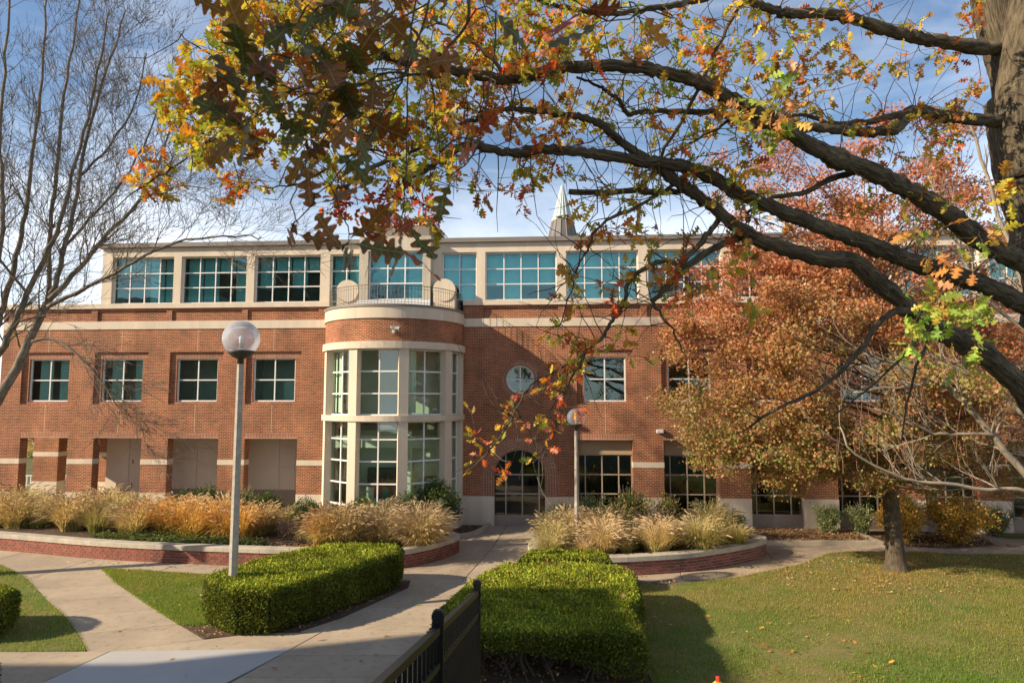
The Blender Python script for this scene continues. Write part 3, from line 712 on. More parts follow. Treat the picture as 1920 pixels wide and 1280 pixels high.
# arched entrance screen
AF = MB()
for x in (AC - 0.60, AC + 0.10, AC + 0.80): AF.box(x - 0.03, x + 0.03, 0.30, 0.38, 0.35, AZ + math.sqrt(ARI ** 2 - (x - AC) ** 2))
for z in (0.40, 1.32, 2.12): AF.box(AC - ARI, AC + ARI, 0.303, 0.377, z - 0.03, z + 0.03)
AF = AF.build('entrance_screen', M['frame_dark'], B)
cols = [AC - ARI, AC - 0.60, AC + 0.10, AC + 0.80, AC + ARI]
for i in range(4):
    for (za, zb) in ((0.40, 1.32), (1.32, 2.12)):
        k = MB(); k.face([(cols[i], 0.34, za), (cols[i + 1], 0.34, za), (cols[i + 1], 0.34, zb), (cols[i], 0.34, zb)]); k.build('pane', M['glass_low'], AF)
    pts = [(cols[i], 0.34, 2.12), (cols[i + 1], 0.34, 2.12)]
    for t in range(9):
        x = cols[i + 1] + (cols[i] - cols[i + 1]) * t / 8; zz = AZ + math.sqrt(max(0, ARI ** 2 - (x - AC) ** 2))
        if zz > 2.13: pts.append((x, 0.34, zz))
    k = MB(); k.face(pts); k.build('pane', M['glass_low'], AF)
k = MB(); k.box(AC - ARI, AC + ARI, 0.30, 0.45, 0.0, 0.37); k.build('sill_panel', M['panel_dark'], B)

# ---- rounded bay
def bp(r, t, z): return (BAYC + r * math.sin(t), -r * math.cos(t), z)
def arc_band(mb, r, z0, z1, rin, a0=-PI / 2, a1=PI / 2, n=48, top=True, bottom=True):
    for i in range(n):
        t0 = a0 + (a1 - a0) * i / n; t1 = a0 + (a1 - a0) * (i + 1) / n
        mb.face([bp(r, t0, z0), bp(r, t1, z0), bp(r, t1, z1), bp(r, t0, z1)], [(r * t0, z0), (r * t1, z0), (r * t1, z1), (r * t0, z1)])
        if top: mb.face([bp(r, t0, z1), bp(r, t1, z1), bp(rin, t1, z1), bp(rin, t0, z1)])
        if bottom: mb.face([bp(rin, t0, z0), bp(rin, t1, z0), bp(r, t1, z0), bp(r, t0, z0)])
k = MB(); arc_band(k, BR, 7.55, 8.46, BR - 0.4, n=56); k.build('bay_wall', M['brick'], B)
for i in range(5):
    a0 = -PI / 2 + PI * i / 5 + 0.0012; a1 = -PI / 2 + PI * (i + 1) / 5 - 0.0012
    k = MB(); arc_band(k, BR + 0.05, 8.461, 8.92, BR - 0.5, a0, a1, 12); k.build('cornice_stone', M['lime'], B)
k = MB(); arc_band(k, BR + 0.09, 8.921, 9.02, BR - 0.4); k.build('bay_coping', M['metal_cap'], B)
k = MB(); k.face([bp(BR - 0.05, -PI / 2 + PI * i / 30, 8.98) for i in range(31)]); k.build('balcony_floor', M['concrete'], B)
k = MB(); arc_band(k, BR + 0.11, 7.27, 7.549, BR - 0.35, n=40); k.build('bay_head', M['lime'], B)
k = MB(); arc_band(k, BR + 0.09, 4.44, 4.66, BR - 0.35, n=40); k.build('bay_transom', M['lime'], B)
k = MB(); arc_band(k, BR + 0.05, -0.05, 0.62, BR - 0.35, n=40); k.build('bay_plinth', M['lime'], B)
cols_a = [R(v) for v in (-88, -60, -20, 20, 60, 88)]
for t in cols_a:
    k = MB(); w2 = 0.19 if abs(t) < 1.4 else 0.12
    k.box(-w2, w2, -BR - 0.03, -BR + 0.33, 0.62, 4.439); k.box(-w2, w2, -BR - 0.03, -BR + 0.33, 4.661, 7.269)
    o = k.build('bay_column', M['lime'], B); o.location = (BAYC, 0, 0); o.rotation_euler = (0, 0, t)
for t0, t1 in zip(cols_a[:-1], cols_a[1:]):
    tc_ = (t0 + t1) / 2; half = (t1 - t0) / 2; rr = BR - 0.16
    w = 2 * rr * math.tan(half) * 0.985 - (0.34 if half > 0.3 else 0.30)
    d_ = rr * math.cos(half) + 0.02
    for (za, zb, rws) in ((0.62, 4.44, [0.55, 1.40, 2.26, 3.11]), (4.66, 7.27, [0.86, 1.73])):
        ox = BAYC + d_ * math.sin(tc_) - math.cos(tc_) * w / 2; oy = -d_ * math.cos(tc_) - math.sin(tc_) * w / 2
        rws = [v for v in rws if v > 0.1]
        window(B, (ox, oy, za), w, zb - za, 2, 0, M['frame_white'], M['glass_bay'], 0.055, 0.055, rz=tc_, name='bay_window', zs=rws)
# balcony railing and the two stone drums
k = MB(); rr = BR - 0.12
for i in range(66):
    t = -PI / 2 + PI * (i + 0.5) / 66; k.tube([bp(rr, t, 9.02), bp(rr, t, 9.78)], 0.007 if i % 8 else 0.013, 5)
for z, r_ in ((9.79, 0.014), (9.12, 0.010), (9.66, 0.007)): k.tube([bp(rr, -PI / 2 + PI * i / 40, z) for i in range(41)], r_, 6)
k.build('balcony_railing', M['metal_dark'], B)
for sx_ in (-9.05, -4.86):
    k = MB(); n_ = 36
    for i in range(n_):
        t0 = 2 * PI * i / n_; t1 = 2 * PI * (i + 1) / n_; c = (sx_, 9.93); r_ = 0.48
        P = lambda t, q, r=r_: (c[0] + r * math.cos(t), q, c[1] + r * math.sin(t))
        k.face([P(t0, -0.55), P(t1, -0.55), P(t1, -0.10), P(t0, -0.10)][::-1])
        k.face([(c[0], -0.55, c[1]), P(t0, -0.55), P(t1, -0.55)])
    k.box(sx_ - 0.46, sx_ + 0.46, -0.50, 0.0, 9.02, 9.72)
    k.build('stone_drum', M['lime'], B)

# ---- rooms behind the glass
def part(name, mat, *b): k = MB(); k.box(*b); return k.build(name, M[mat], B)
part('floor_slab', 'room_floor', SL + 0.1, SR - 0.1, 0.5, 15.8, 4.0, 4.30); part('floor_slab', 'room_floor', -20.4, SR - 0.1, 0.5, 15.8, 8.75, 9.05); part('floor_slab', 'room_floor', -10, SR - 0.1, 0.5, 15.8, -0.1, 0.05)
for zf in (0.1, 4.5):
    k = MB(); k.face([bp(BR - 0.3, -PI / 2 + PI * i / 24, zf) for i in range(25)]); k.build('floor_slab', M['room_floor'], B)
    k = MB(); k.face([bp(BR - 0.3, -PI / 2 + PI * i / 24, zf - 0.2) for i in range(25)][::-1]); k.build('bay_ceiling', M['room_wall'], B)
for b_ in [(SL + 0.1, -10.3, 2.6, 2.7, 4.3, 8.75),  (-20.3, SR, 6.5, 6.7, 9.1, 12.0), (-10, SR, 8.0, 8.2, 0.05, 4.0), (-10.3, -10.1, 0.5, 8, 0.05, 4.0), (-3.9, -3.7, 0.5, 8, 0.05, 4.0)] + [(s_, s_ + 0.15, 0.5, 7.0, 4.3, 8.75) for s_ in (-20.9, -17.6, -14.2, -10.6, -3.6, 3.7, 7.3, 10.8, 14.3, 17.9)] + [(s_, s_ + 0.2, 1.2, 6.5, 9.1, 12.0) for s_ in (-17.1, -10.3, -3.4, 3.6, 10.5, 17.5)]:
    part('partition', 'room_wall', *b_)
part('partition', 'room_dark', -4.0, SR, 1.4, 1.5, 4.3, 8.75)  # dark sheet added behind the right windows so the rooms look unlit
rb = random.Random(2)
for a, b_, c_ in WIN3 + [(-8.16, -5.78, 3)]:                # pale roller blinds behind the tinted upper windows
    w_ = (b_ - a) / c_
    for i in range(c_):
        lo = 9.56 + rb.choice((0.0, 0.0, 0.0, 0.0, 0.7, 0.7, 1.4)); q_ = 0.52 if a > -8.3 and b_ < -5.7 and c_ == 3 else 0.62
        if c_ == 3: q_ = 0.1
        part('roller_blind', 'blind', a + i * w_ + 0.03, a + (i + 1) * w_ - 0.03, q_, q_ + 0.01, lo, 11.66)
for (s_, wd) in ((-23.5, 0.62), (-22.55, 0.8), (-20.1, 0.5), (-19.0, 0.5), (-12.4, 0.0), (-15.9, 0.0)):
    if wd: part('roller_blind', 'blind', s_, s_ + wd, 0.50, 0.51, 5.2, 7.1)
part('roller_blind', 'blind', -12.3, -11.5, 0.9, 0.91, 4.9, 6.1)
for t in (-71, -51, -27, 29, 71):            # curtains drawn to the sides of the bay windows
    tt = R(t); k = MB()
    for j in range(6):
        a = tt + (j - 2.5) * 0.026
        p0 = bp(BR - 0.5 + 0.03 * (j % 2), a - 0.013, 0); p1 = bp(BR - 0.5 + 0.03 * ((j + 1) % 2), a + 0.013, 0)
        k.face([(p0[0], p0[1], 4.75), (p1[0], p1[1], 4.75), (p1[0], p1[1], 7.2), (p0[0], p0[1], 7.2)])
    k.build('curtain', M['blind'], B)
part('bay_back_wall', 'bay_wall_in', -10.05, -4.15, 1.3, 1.4, 0.12, 3.95); part('bay_back_wall', 'bay_wall_in', -10.05, -4.15, 0.9, 1.0, 4.55, 8.6)
for (za, zb) in ((0.7, 4.38), (4.7, 7.22)):                # pleated curtain closing the right hand bay windows
    k = MB()
    for j in range(22):
        a0 = R(58) + j * R(30) / 22; a1 = a0 + R(30) / 22; p0 = bp(BR - 0.48 + 0.04 * (j % 2), a0, 0); p1 = bp(BR - 0.48 + 0.04 * ((j + 1) % 2), a1, 0)
        k.face([(p0[0], p0[1], za), (p1[0], p1[1], za), (p1[0], p1[1], zb), (p0[0], p0[1], zb)])
    k.build('curtain', M['blind'], B)
part('interior_beam', 'room_wall', -9.9, -4.2, -0.2, 0.1, 3.25, 3.75); part('interior_column', 'room_wall', -9.3, -9.0, 0.6, 0.9, 0.1, 4.0); part('interior_column', 'room_wall', -6.7, -6.4, 0.6, 0.9, 0.1, 4.0)
part('bookcase', 'room_dark', -8.4, -7.2, 0.8, 1.25, 0.1, 2.3); part('bookcase', 'room_dark', -5.9, -4.8, 0.8, 1.25, 0.1, 1.9)
for s_ in (1.4, 5.3, 8.6, 12.0): part('bookcase', 'room_dark', s_, s_ + 0.5, 1.6, 2.0, 0.1, 2.4)

# ---- open arcade at the left end
k = MB(); k.box(-21.35, -10.0, 2.2, 2.4, 1.15, 4.0); k.box(-21.35, -21.15, 2.4, 9, 0, 4.0); k.build('arcade_wall', M['panel'], B)
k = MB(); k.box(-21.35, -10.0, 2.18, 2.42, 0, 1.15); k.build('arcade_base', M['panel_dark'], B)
gq = 2.17
for (a, b_, za, zb) in ((-19.15, -18.6, 1.2, 3.1), (-17.6, -16.9, 1.2, 3.05), (-16.9, -15.4, 1.2, 2.2), (-16.9, -15.4, 2.24, 3.05), (-15.4, -14.6, 1.2, 2.2), (-15.4, -14.6, 2.24, 3.05), (-13.4, -12.95, 1.2, 3.5), (-12.9, -12.2, 1.2, 2.2), (-12.9, -12.2, 2.24, 3.1), (-12.15, -11.45, 1.2, 2.2), (-12.15, -11.45, 2.24, 3.1), (-12.9, -11.0, 3.14, 3.6), (-16.9, -14.4, 3.1, 3.6), (-20.8, -20.2, 1.2, 3.5), (-20.15, -19.2, 3.05, 3.6)):
    p = MB(); p.box(a + 0.012, b_ - 0.012, 2.165, 2.2, za + 0.012, zb - 0.012); p.build('wall_panel', M['panel'], B)
p = MB(); p.box(-20.1, -19.2, 2.15, 2.2, 0.05, 2.95); d_ = p.build('door', M['panel'], B)
p = MB(); p.box(-20.02, -19.98, 2.13, 2.15, 2.3, 2.5); p.box(-20.02, -19.98, 2.13, 2.15, 1.2, 1.4); p.build('hinge', M['metal_dark'], d_)
k = MB(); k.box(SL + 0.05, -10.0, 0.46, 9.5, 3.66, 4.0); k.build('arcade_ceiling', M['soffit'], B)
k = MB(); k.face([(SL, 0.2, 0.03), (-10, 0.2, 0.03), (-10, 9.5, 0.03), (SL, 9.5, 0.03)]); k.build('arcade_floor', M['concrete'], B)
for (s_, q_) in ((-26.35, 3.9), (-22.9, 3.9)):
    k = MB(); k.box(s_, s_ + 1.3, q_, q_ + 0.6, ZS, 3.7); p = k.build('arcade_pier', M['brick'], B)
    k = MB(); k.box(s_ - 0.02, s_ + 1.32, q_ - 0.02, q_ + 0.62, 0, ZS - 0.01); k.build('pier_stone', M['lime'], p); k = MB(); k.box(s_ - 0.015, s_ + 1.315, q_ - 0.015, q_ + 0.615, 2.47, 2.69); k.build('pier_stone', M['lime'], p)
k = MB(); k.box(SL - 2.2, SL, 3.9, 9.5, 3.7, ZP); k.build('rear_wing', M['brick'], B)

# ---- small fittings on the facade
def on_facade(s, q, z): return B.matrix_basis @ Vector((s, q, z))
bpy.context.view_layer.update()
t_ = R(12); pc = Vector(bp(BR, t_, 8.0))
sc_ = empty('security_camera', on_facade(*pc), -YAW + t_)
tag(sc_, 'white security camera on the curved brick band of the bay', 'camera')
k = MB(); k.box(-0.06, 0.06, -0.05, 0.0, -0.14, -0.02); k.tube([(0, -0.04, -0.08), (0, -0.13, -0.06), (0.0, -0.14, 0.02)], 0.025, 8); k.build('bracket', M['white'], sc_)
k = MB(); k.tube([(-0.12, -0.16, 0.07), (0.22, -0.22, 0.03)], 0.055, 10); k.box(-0.14, 0.27, -0.26, -0.10, 0.10, 0.115); k.build('housing', M['white'], sc_)
k = MB(); k.tube([(0.222, -0.221, 0.0295), (0.232, -0.223, 0.028)], 0.045, 10); k.build('lens', M['black'], sc_)
fl = empty('flood_light', on_facade(4.16, 0, 3.98), -YAW)
tag(fl, 'small white flood light box on the brick pier under the red tree', 'light')
k = MB(); k.box(-0.14, 0.14, -0.18, -0.02, -0.07, 0.07); k.box(-0.05, 0.05, -0.02, 0, -0.05, 0.05); k.build('housing', M['white'], fl)
k = MB(); k.box(-0.12, 0.12, -0.186, -0.18, -0.05, 0.05); k.build('lens', M['clad_blue'], fl)

# ---- metal spire behind the roof
sp = empty('roof_spire', (3.17, 42, 0)); tag(sp, 'pale ribbed metal spire with dark base behind the roof line', 'spire')
def cone(r0, z0, r1, z1, n, rib):
    m = MB()
    for i in range(n):
        t0 = 2 * PI * i / n; t1 = 2 * PI * (i + 1) / n
        m.face([(r0 * math.cos(t0), r0 * math.sin(t0), z0), (r0 * math.cos(t1), r0 * math.sin(t1), z0), (r1 * math.cos(t1), r1 * math.sin(t1), z1), (r1 * math.cos(t0), r1 * math.sin(t0), z1)])
        c, s = math.cos(t0), math.sin(t0)
        m.tube([((r0 + .005) * c, (r0 + .005) * s, z0), ((r1 + .005) * c, (r1 + .005) * s, z1)], rib, 4)
    return m
cone(0.95, 15.2, 0.66, 16.45, 14, 0.03).build('spire_base', M['lead'], sp)
cone(0.62, 16.50, 0.05, 18.75, 16, 0.028).build('spire_cone', M['zinc'], sp)
k = MB(); k.lathe([(0.68, 16.44), (0.70, 16.50), (0.62, 16.54)], 16); k.build('spire_collar', M['lime'], sp)
k = MB(); k.box(-0.8, 0.8, -0.8, 0.8, 0, 15.15); k.build('spire_tower', M['brick'], sp)

# ---- street lamps
def street_lamp(loc, h, gr, pw, label, octa=True):
    o = empty('street_lamp', loc); tag(o, label, 'street lamp', 'globe lamps on concrete poles')
    k = MB(); n = 8
    top = h - gr * 1.12
    k.lathe([(pw * 0.72, 0), (pw * 0.70, 0.3), (pw * 0.5, top - gr * 0.28)], n); k.build('pole', M['pole'], o)
    k = MB(); k.lathe([(pw * 0.47, top - gr * 0.28), (pw * 0.47, top), (pw * 0.62, top + 0.01), (gr * 0.42, top + gr * 0.12), (gr * 0.66, top + gr * 0.30), (gr * 0.76, top + gr * 0.45), (gr * 0.70, top + gr * 0.46)], 20); k.build('fitter', M['bronze'], o, True)
    prof = []
    for i in range(15):
        a = -0.30 * PI + (0.80 * PI) * i / 14; prof.append((max(0.004, gr * math.cos(a)), h + gr * math.sin(a)))
    k = MB(); k.lathe(prof, 28); k.build('globe', M['globe'], o, True)
    k = MB(); k.lathe([(gr * 0.24, h - gr * 0.72), (gr * 0.24, h - gr * 0.60), (gr * 0.10, h - gr * 0.55), (gr * 0.09, h - gr * 0.36)], 12); k.build('socket', M['pole'], o)
    k = MB(); k.lathe([(gr * 0.07, h - gr * 0.36), (gr * 0.125, h - gr * 0.2), (gr * 0.125, h + gr * 0.08), (gr * 0.08, h + gr * 0.14), (0.004, h + gr * 0.16)], 12); k.build('bulb', M['white'], o, True)
    return o
street_lamp((-6.67, 16.75, 0), 6.74, 0.445, 0.165, 'tall lamp with clear globe rising from the left clipped hedge')
street_lamp((2.19, 23.5, 0), 4.65, 0.315, 0.115, 'shorter lamp with clear globe standing in the right grass bed')

# ---- brick planters
def planter(name, outline, closed_back, label, nvis, soil_z=0.46, courses=5):
    """outline: outer face of the wall, left to right along the visible side"""
    root = empty(name, (outline[len(outline) // 2][0], outline[len(outline) // 2][1], 0)); tag(root, label, 'planter', 'curved brick planters')
    off = Vector(root.location)
    P = [Vector((x, y)) for x, y in outline]
    # arc length resample
    ln = [0.0]
    for i in range(1, len(P)): ln.append(ln[-1] + (P[i] - P[i - 1]).length)
    def at_len(s):
        s = min(max(s, 0), ln[-1])
        for i in range(1, len(ln)):
            if ln[i] >= s:
                t = (s - ln[i - 1]) / max(1e-6, ln[i] - ln[i - 1]); d = (P[i] - P[i - 1]).normalized(); return P[i - 1].lerp(P[i], t), d
        return P[-1], (P[-1] - P[-2]).normalized()
    # backing wall of mortar
    m = MB()
    N = int(ln[-1] / 0.25)
    a = []
    for i in range(N + 1):
        p, d = at_len(ln[-1] * i / N); n_ = Vector((-d.y, d.x)); a.append((p + n_ * 0.014, p + n_ * 0.27))
    H_ = 0.44
    for i in range(N):
        (p0, q0), (p1, q1) = a[i], a[i + 1]
        m.face([(*p0, -0.02), (*p1, -0.02), (*p1, H_), (*p0, H_)]); m.face([(*q1, -0.02), (*q0, -0.02), (*q0, H_), (*q1, H_)])
    p0, q0 = a[0]; m.face([(*q0, -0.02), (*p0, -0.02), (*p0, H_), (*q0, H_)]); p0, q0 = a[-1]; m.face([(*p0, -0.02), (*q0, -0.02), (*q0, H_), (*p0, H_)])
    for i in range(len(m.v)): m.v[i] = (m.v[i][0] - off.x, m.v[i][1] - off.y, m.v[i][2])
    m.build('wall_core', M['mortar'], root)
    # bricks
    bl = MB(); bl.box(-0.0965, 0.0965, 0, 0.09, 0.004, 0.074)
    mes = []
    for c in ((0.255, 0.085, 0.058), (0.20, 0.066, 0.046), (0.15, 0.056, 0.043), (0.28, 0.10, 0.068)):
        me = bl.mesh('brick'); mt = plain('brick_tone', c, 0.85, 0.25, 9, 60); me.materials.append(mt); mes.append(me)
    CH = 0.087; L_ = 0.2055; place = []
    for c in range(courses):
        s = L_ / 2 + (L_ / 2 if c % 2 else 0)
        while s < ln[-1] - 0.05:
            p, d = at_len(s); place.append((p, d, c * CH, s)); s += L_
    def seen(pl):
        x, y, f = proj((pl[0].x, pl[0].y, pl[2]))
        return -20 < x < 1940 and f > 0
    vis = [q for q in place if seen(q)]
    vis.sort(key=lambda q: q[0].length)
    chosen = set(id(q) for q in vis[:nvis])
    rest = MB()
    for q in place:
        p, d, z, s = q
        ang = math.atan2(d.y, d.x) + random.gauss(0, 0.006); j = random.gauss(0, 0.0012)
        nrm = Vector((-d.y, d.x))
        if id(q) in chosen:
            o = bpy.data.objects.new('brick', random.choices(mes, (5, 4, 2, 2))[0]); COL.objects.link(o); o.parent = root
            o.location = (p.x - off.x + nrm.x * j, p.y - off.y + nrm.y * j, z); o.rotation_euler = (0, 0, ang)
        else:
            Mx = Matrix.Translation((p.x - off.x, p.y - off.y, z)) @ Matrix.Rotation(ang, 4, 'Z'); rest.box(-0.0965, 0.0965, 0, 0.09, 0.004, 0.074, Mx)
    if rest.v: stuff(rest.build('brick_courses', M['brick_piece'], root))
    # coping stones
    s = 0.0; cl = 1.22
    while s < ln[-1] - 0.02:
        e = min(s + cl, ln[-1]); m = MB(); k = 5; ring = []
        for i in range(k + 1):
            p, d = at_len(s + 0.004 + (e - s - 0.008) * i / k); n_ = Vector((-d.y, d.x))
            f = p - n_ * 0.04 - Vector((off.x, off.y)); b_ = p + n_ * 0.36 - Vector((off.x, off.y)); f2 = f + n_ * 0.015
            ring.append([(*f, 0.44), (*f, 0.575), (*f2, 0.59), (*b_, 0.59), (*b_, 0.44)])
        for i in range(k):
            for j in range(4): m.face([ring[i][j], ring[i + 1][j], ring[i + 1][j + 1], ring[i][j + 1]])
            m.face([ring[i][4], ring[i + 1][4], ring[i + 1][0], ring[i][0]])
        m.face(ring[0]); m.face(ring[-1][::-1])
        m.build('coping_stone', M['cap'], root); s = e
    # soil
    inner = []
    for i in range(0, N + 1, 2):
        p, d = at_len(ln[-1] * i / N); inner.append(p + Vector((-d.y, d.x)) * 0.2)
    poly = [(v.x - off.x, v.y - off.y) for v in inner] + [(x - off.x, y - off.y) for x, y in closed_back]
    m = MB(); m.prism(poly, 0.0, soil_z); m.build('soil', M['mulch'], root)
    return root
outL = sl([(-27, 26.2), (-22, 25.55), (-17.9, 24.45), (-13.4, 23.05), (-9.2, 22.25), (-6.0, 21.85), (-4.4, 21.75), (-3.45, 21.85), (-2.75, 22.5), (-2.2, 23.3), (-1.85, 24.15), (-2.0, 24.7), (-2.6, 25.0)], 8)
outR = sl([(0.95, 24.6), (0.72, 23.7), (0.55, 22.4), (0.75, 21.5), (1.5, 20.95), (2.9, 20.85), (4.1, 21.05), (5.5, 21.45), (6.7, 22.1), (7.7, 22.75), (8.5, 23.5), (8.68, 24.1), (8.2, 24.65), (7.0, 25.0)], 8)
planter('brick_planter', outL, [(-6, 26.2), (-12, 27.2), (-22, 28.4), (-27, 28.4)], 'long curved brick planter with stone cap left of the walkway', 300)
planter('brick_planter', outR, [(5.0, 25.6), (2.5, 25.6)], 'rounded brick planter with stone cap beside the lawn', 300)

# ================================================================== FOLIAGE TEMPLATES
def oak_template(var):
    rr = random.Random(var)
    st = [(0, .012), (.10, .03), (.15, .09), (.19, .16), (.235, .175), (.27, .14), (.285, .07), (.34, .06), (.38, .15), (.43, .27), (.48, .31), (.525, .28), (.545, .16), (.575, .085), (.62, .10), (.66, .22), (.71, .29), (.755, .27), (.78, .17), (.80, .10), (.845, .11), (.88, .17), (.92, .165), (.965, .10), (1.0, 0)]
    V = []; T = []
    fl_ = 0.35 if var < 4 else 1.0; fold = rr.uniform(0.05, 0.6) * fl_; bend = rr.uniform(-0.9, 0.5) * fl_; curl = rr.uniform(-0.9, 0.3) * fl_; sk = rr.uniform(-0.12, 0.12)
    def P(x, y):
        return (x, y + sk * x * x * 0.6, bend * (x - 0.5) ** 2 * 1.2 + fold * abs(y) + curl * y * y * 2.0 + 0.03 * math.sin(9 * x + 7 * y + var))
    for i, (x, w) in enumerate(st):
        lw = w * rr.uniform(0.93, 1.07); rw_ = w * rr.uniform(0.93, 1.07); dx = rr.uniform(-0.006, 0.006)
        V += [P(x, 0), P(x + dx, lw), P(x - dx, -rw_)]
    for i in range(len(st) - 1):
        a = 3 * i; b_ = 3 * (i + 1)
        T += [(a, b_, b_ + 1), (a, b_ + 1, a + 1), (a, a + 2, b_ + 2), (a, b_ + 2, b_)]
    b0 = len(V); V += [(-0.16, 0.006, 0.02), (-0.16, -0.006, 0.02), (0.02, 0.008, 0), (0.02, -0.008, 0)]; T += [(b0, b0 + 1, b0 + 3), (b0, b0 + 3, b0 + 2)]
    return np.array(V), np.array(T)
OAK = [oak_template(i) for i in range(8)]
SMALL = (np.array([(0, 0, 0), (0.35, 0.24, 0.06), (0.62, 0.13, 0.03), (1, 0, -0.05), (0.35, -0.24, 0.06), (0.62, -0.13, 0.03), (0.5, 0, -0.02)], float), np.array([(0, 6, 1), (1, 6, 2), (2, 6, 3), (0, 4, 6), (4, 5, 6), (5, 3, 6)]))
STAR = (np.array([(0, 0, 0), (0.28, 0.12, 0.03), (0.30, 0.48, 0.0), (0.46, 0.15, 0.04), (0.66, 0.36, -0.02), (0.68, 0.10, 0.03), (1.0, 0, -0.08), (0.68, -0.10, 0.03), (0.66, -0.36, -0.02), (0.46, -0.15, 0.04), (0.30, -0.48, 0.0), (0.28, -0.12, 0.03)], float),
        np.array([(0, 1, 11), (1, 2, 3), (1, 3, 9), (1, 9, 11), (11, 9, 10), (3, 4, 5), (3, 5, 7), (3, 7, 9), (9, 7, 8), (5, 6, 7)]))
SPRIG = (np.array([(0, 0, 0), (0.45, 0.22, 0.05), (1, 0, 0), (0.45, -0.22, 0.05)], float), np.array([(0, 3, 1), (1, 3, 2)]))
PAL = {
    'gold': [(0.62, 0.38, 0.04), (0.55, 0.45, 0.05), (0.40, 0.43, 0.055), (0.66, 0.28, 0.035), (0.28, 0.34, 0.05), (0.58, 0.20, 0.035), (0.60, 0.48, 0.07)],
    'green': [(0.28, 0.37, 0.055), (0.38, 0.44, 0.06), (0.20, 0.29, 0.05), (0.52, 0.46, 0.06), (0.58, 0.36, 0.05)],
    'rust': [(0.55, 0.14, 0.035), (0.52, 0.27, 0.055), (0.42, 0.13, 0.035), (0.60, 0.32, 0.07), (0.32, 0.25, 0.05), (0.42, 0.34, 0.06)],
    'fire': [(0.66, 0.13, 0.035), (0.64, 0.26, 0.035), (0.60, 0.38, 0.05), (0.40, 0.40, 0.06), (0.62, 0.25, 0.16), (0.52, 0.10, 0.035)],
    'peach': [(0.68, 0.36, 0.17), (0.62, 0.44, 0.10), (0.35, 0.43, 0.08), (0.68, 0.30, 0.08)],
    'lime': [(0.34, 0.52, 0.09), (0.44, 0.54, 0.09), (0.26, 0.42, 0.07), (0.60, 0.46, 0.07)],
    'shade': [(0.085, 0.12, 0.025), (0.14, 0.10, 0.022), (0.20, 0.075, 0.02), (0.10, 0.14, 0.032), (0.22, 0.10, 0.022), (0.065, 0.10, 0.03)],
    'crimson': [(0.36, 0.04, 0.028), (0.42, 0.07, 0.033), (0.28, 0.045, 0.028)],
    'bronze': [(0.34, 0.15, 0.065), (0.24, 0.10, 0.04), (0.19, 0.15, 0.045), (0.30, 0.12, 0.06)],
}
def pick(pal, n):
    P = np.array(PAL[pal]); c = P[RNG.integers(0, len(P), n)]; return c * rnd(0.75, 1.2, (n, 1)) * rnd(0.92, 1.08, (n, 3))

# ================================================================== FOREGROUND OAK
oak = empty('oak_tree', (7.0, 8.05, 0)); OFF = np.array((7.0, 8.05, 0.0))
tag(oak, 'large foreground oak with dark spreading limbs and orange green lobed leaves', 'tree')
def rel(P): return [tuple(Vector(p) - Vector(OFF)) for p in P]
def limb_pts(pts, d):
    n = len(pts); return [at(p[0], p[1], d[0] + (d[1] - d[0]) * (i / (n - 1))) for i, p in enumerate(pts)]
def roughen(m, P, rad, n, amt=0.10):
    ph = [random.uniform(0, 6.28) for _ in range(4)]; kn = [0.0] * (len(P) + 4)
    for _ in range(len(P) // 9):
        c_ = random.randint(2, len(P) - 1); a_ = random.uniform(0.06, 0.2)
        for d_, w_ in ((-1, .5), (0, 1), (1, .5)): kn[c_ + d_] += a_ * w_
    for i in range(len(P)):
        c = Vector(P[i])
        for j in range(n):
            q = Vector(m.v[i * n + j]); a = 2 * PI * j / n
            f = 1 + amt * (0.4 * math.sin(3 * a + ph[0] + 0.5 * math.sin(i * 0.17 + ph[2])) + 0.25 * math.sin(7 * a + ph[1])) * (1 if n > 9 else 0.5) + random.uniform(-0.05, 0.05) + kn[i]
            m.v[i * n + j] = tuple(c + (q - c) * f)
NODES = []           # (x,y,z,radius) of the whole skeleton, twigs hang on these
def add_limb(name, pts, d, w, n=7, sub=5, jit=0.007):
    P = smooth_line(limb_pts(pts, d), sub); k = len(P)
    rad = []
    for i, p in enumerate(P):
        t = i / (k - 1); r = 0.37 * (w[0] + (w[1] - w[0]) * t) * p.y / 1280
        rad.append(r * (1 + random.uniform(-0.07, 0.07)))
    for i in range(1, k - 1): P[i] = P[i] + Vector((random.gauss(0, jit), random.gauss(0, jit), random.gauss(0, jit)))
    for p, r in zip(P, rad): NODES.append((p.x, p.y, p.z, r))
    m = MB(); m.tube(rel(P), rad, n); roughen(m, rel(P), rad, n); return m.build(name, M['bark_oak'], oak, True)
# trunk with two leaders
trunk = MB()
tp = smooth_line([(7.0, 8.05, -0.05), (6.95, 8.05, 0.6), (6.85, 8.05, 2.5), at(2025, 720, 8.05), at(1995, 580, 8.05), at(1958, 430, 8.05), at(1920, 290, 8.05), at(1900, 150, 8.05), at(1868, 40, 8.1), at(1850, -80, 8.2), at(1835, -260, 8.4)], 12)
tr = [0.62, 0.52, 0.47] + [0.40] * 100
trad = []
for i in range(len(tp)):
    t = i / (len(tp) - 1); trad.append(0.36 + 0.26 * max(0, 1 - t * 9) - 0.07 * max(0, (t - 0.3)) - (0.10 if t > 0.68 else 0))
trunk.tube(rel(tp), trad, 26); roughen(trunk, rel(tp), trad, 26, 0.05)
tq = smooth_line([at(1925, 330, 8.0), at(1915, 210, 7.9), at(1918, 110, 7.85), at(1935, 0, 7.8), at(1960, -160, 7.8)], 5)
trunk.tube(rel(tq), [0.30 - 0.004 * i for i in range(len(tq))], 16)
trunk.build('trunk', M['bark_oak'], oak, True)
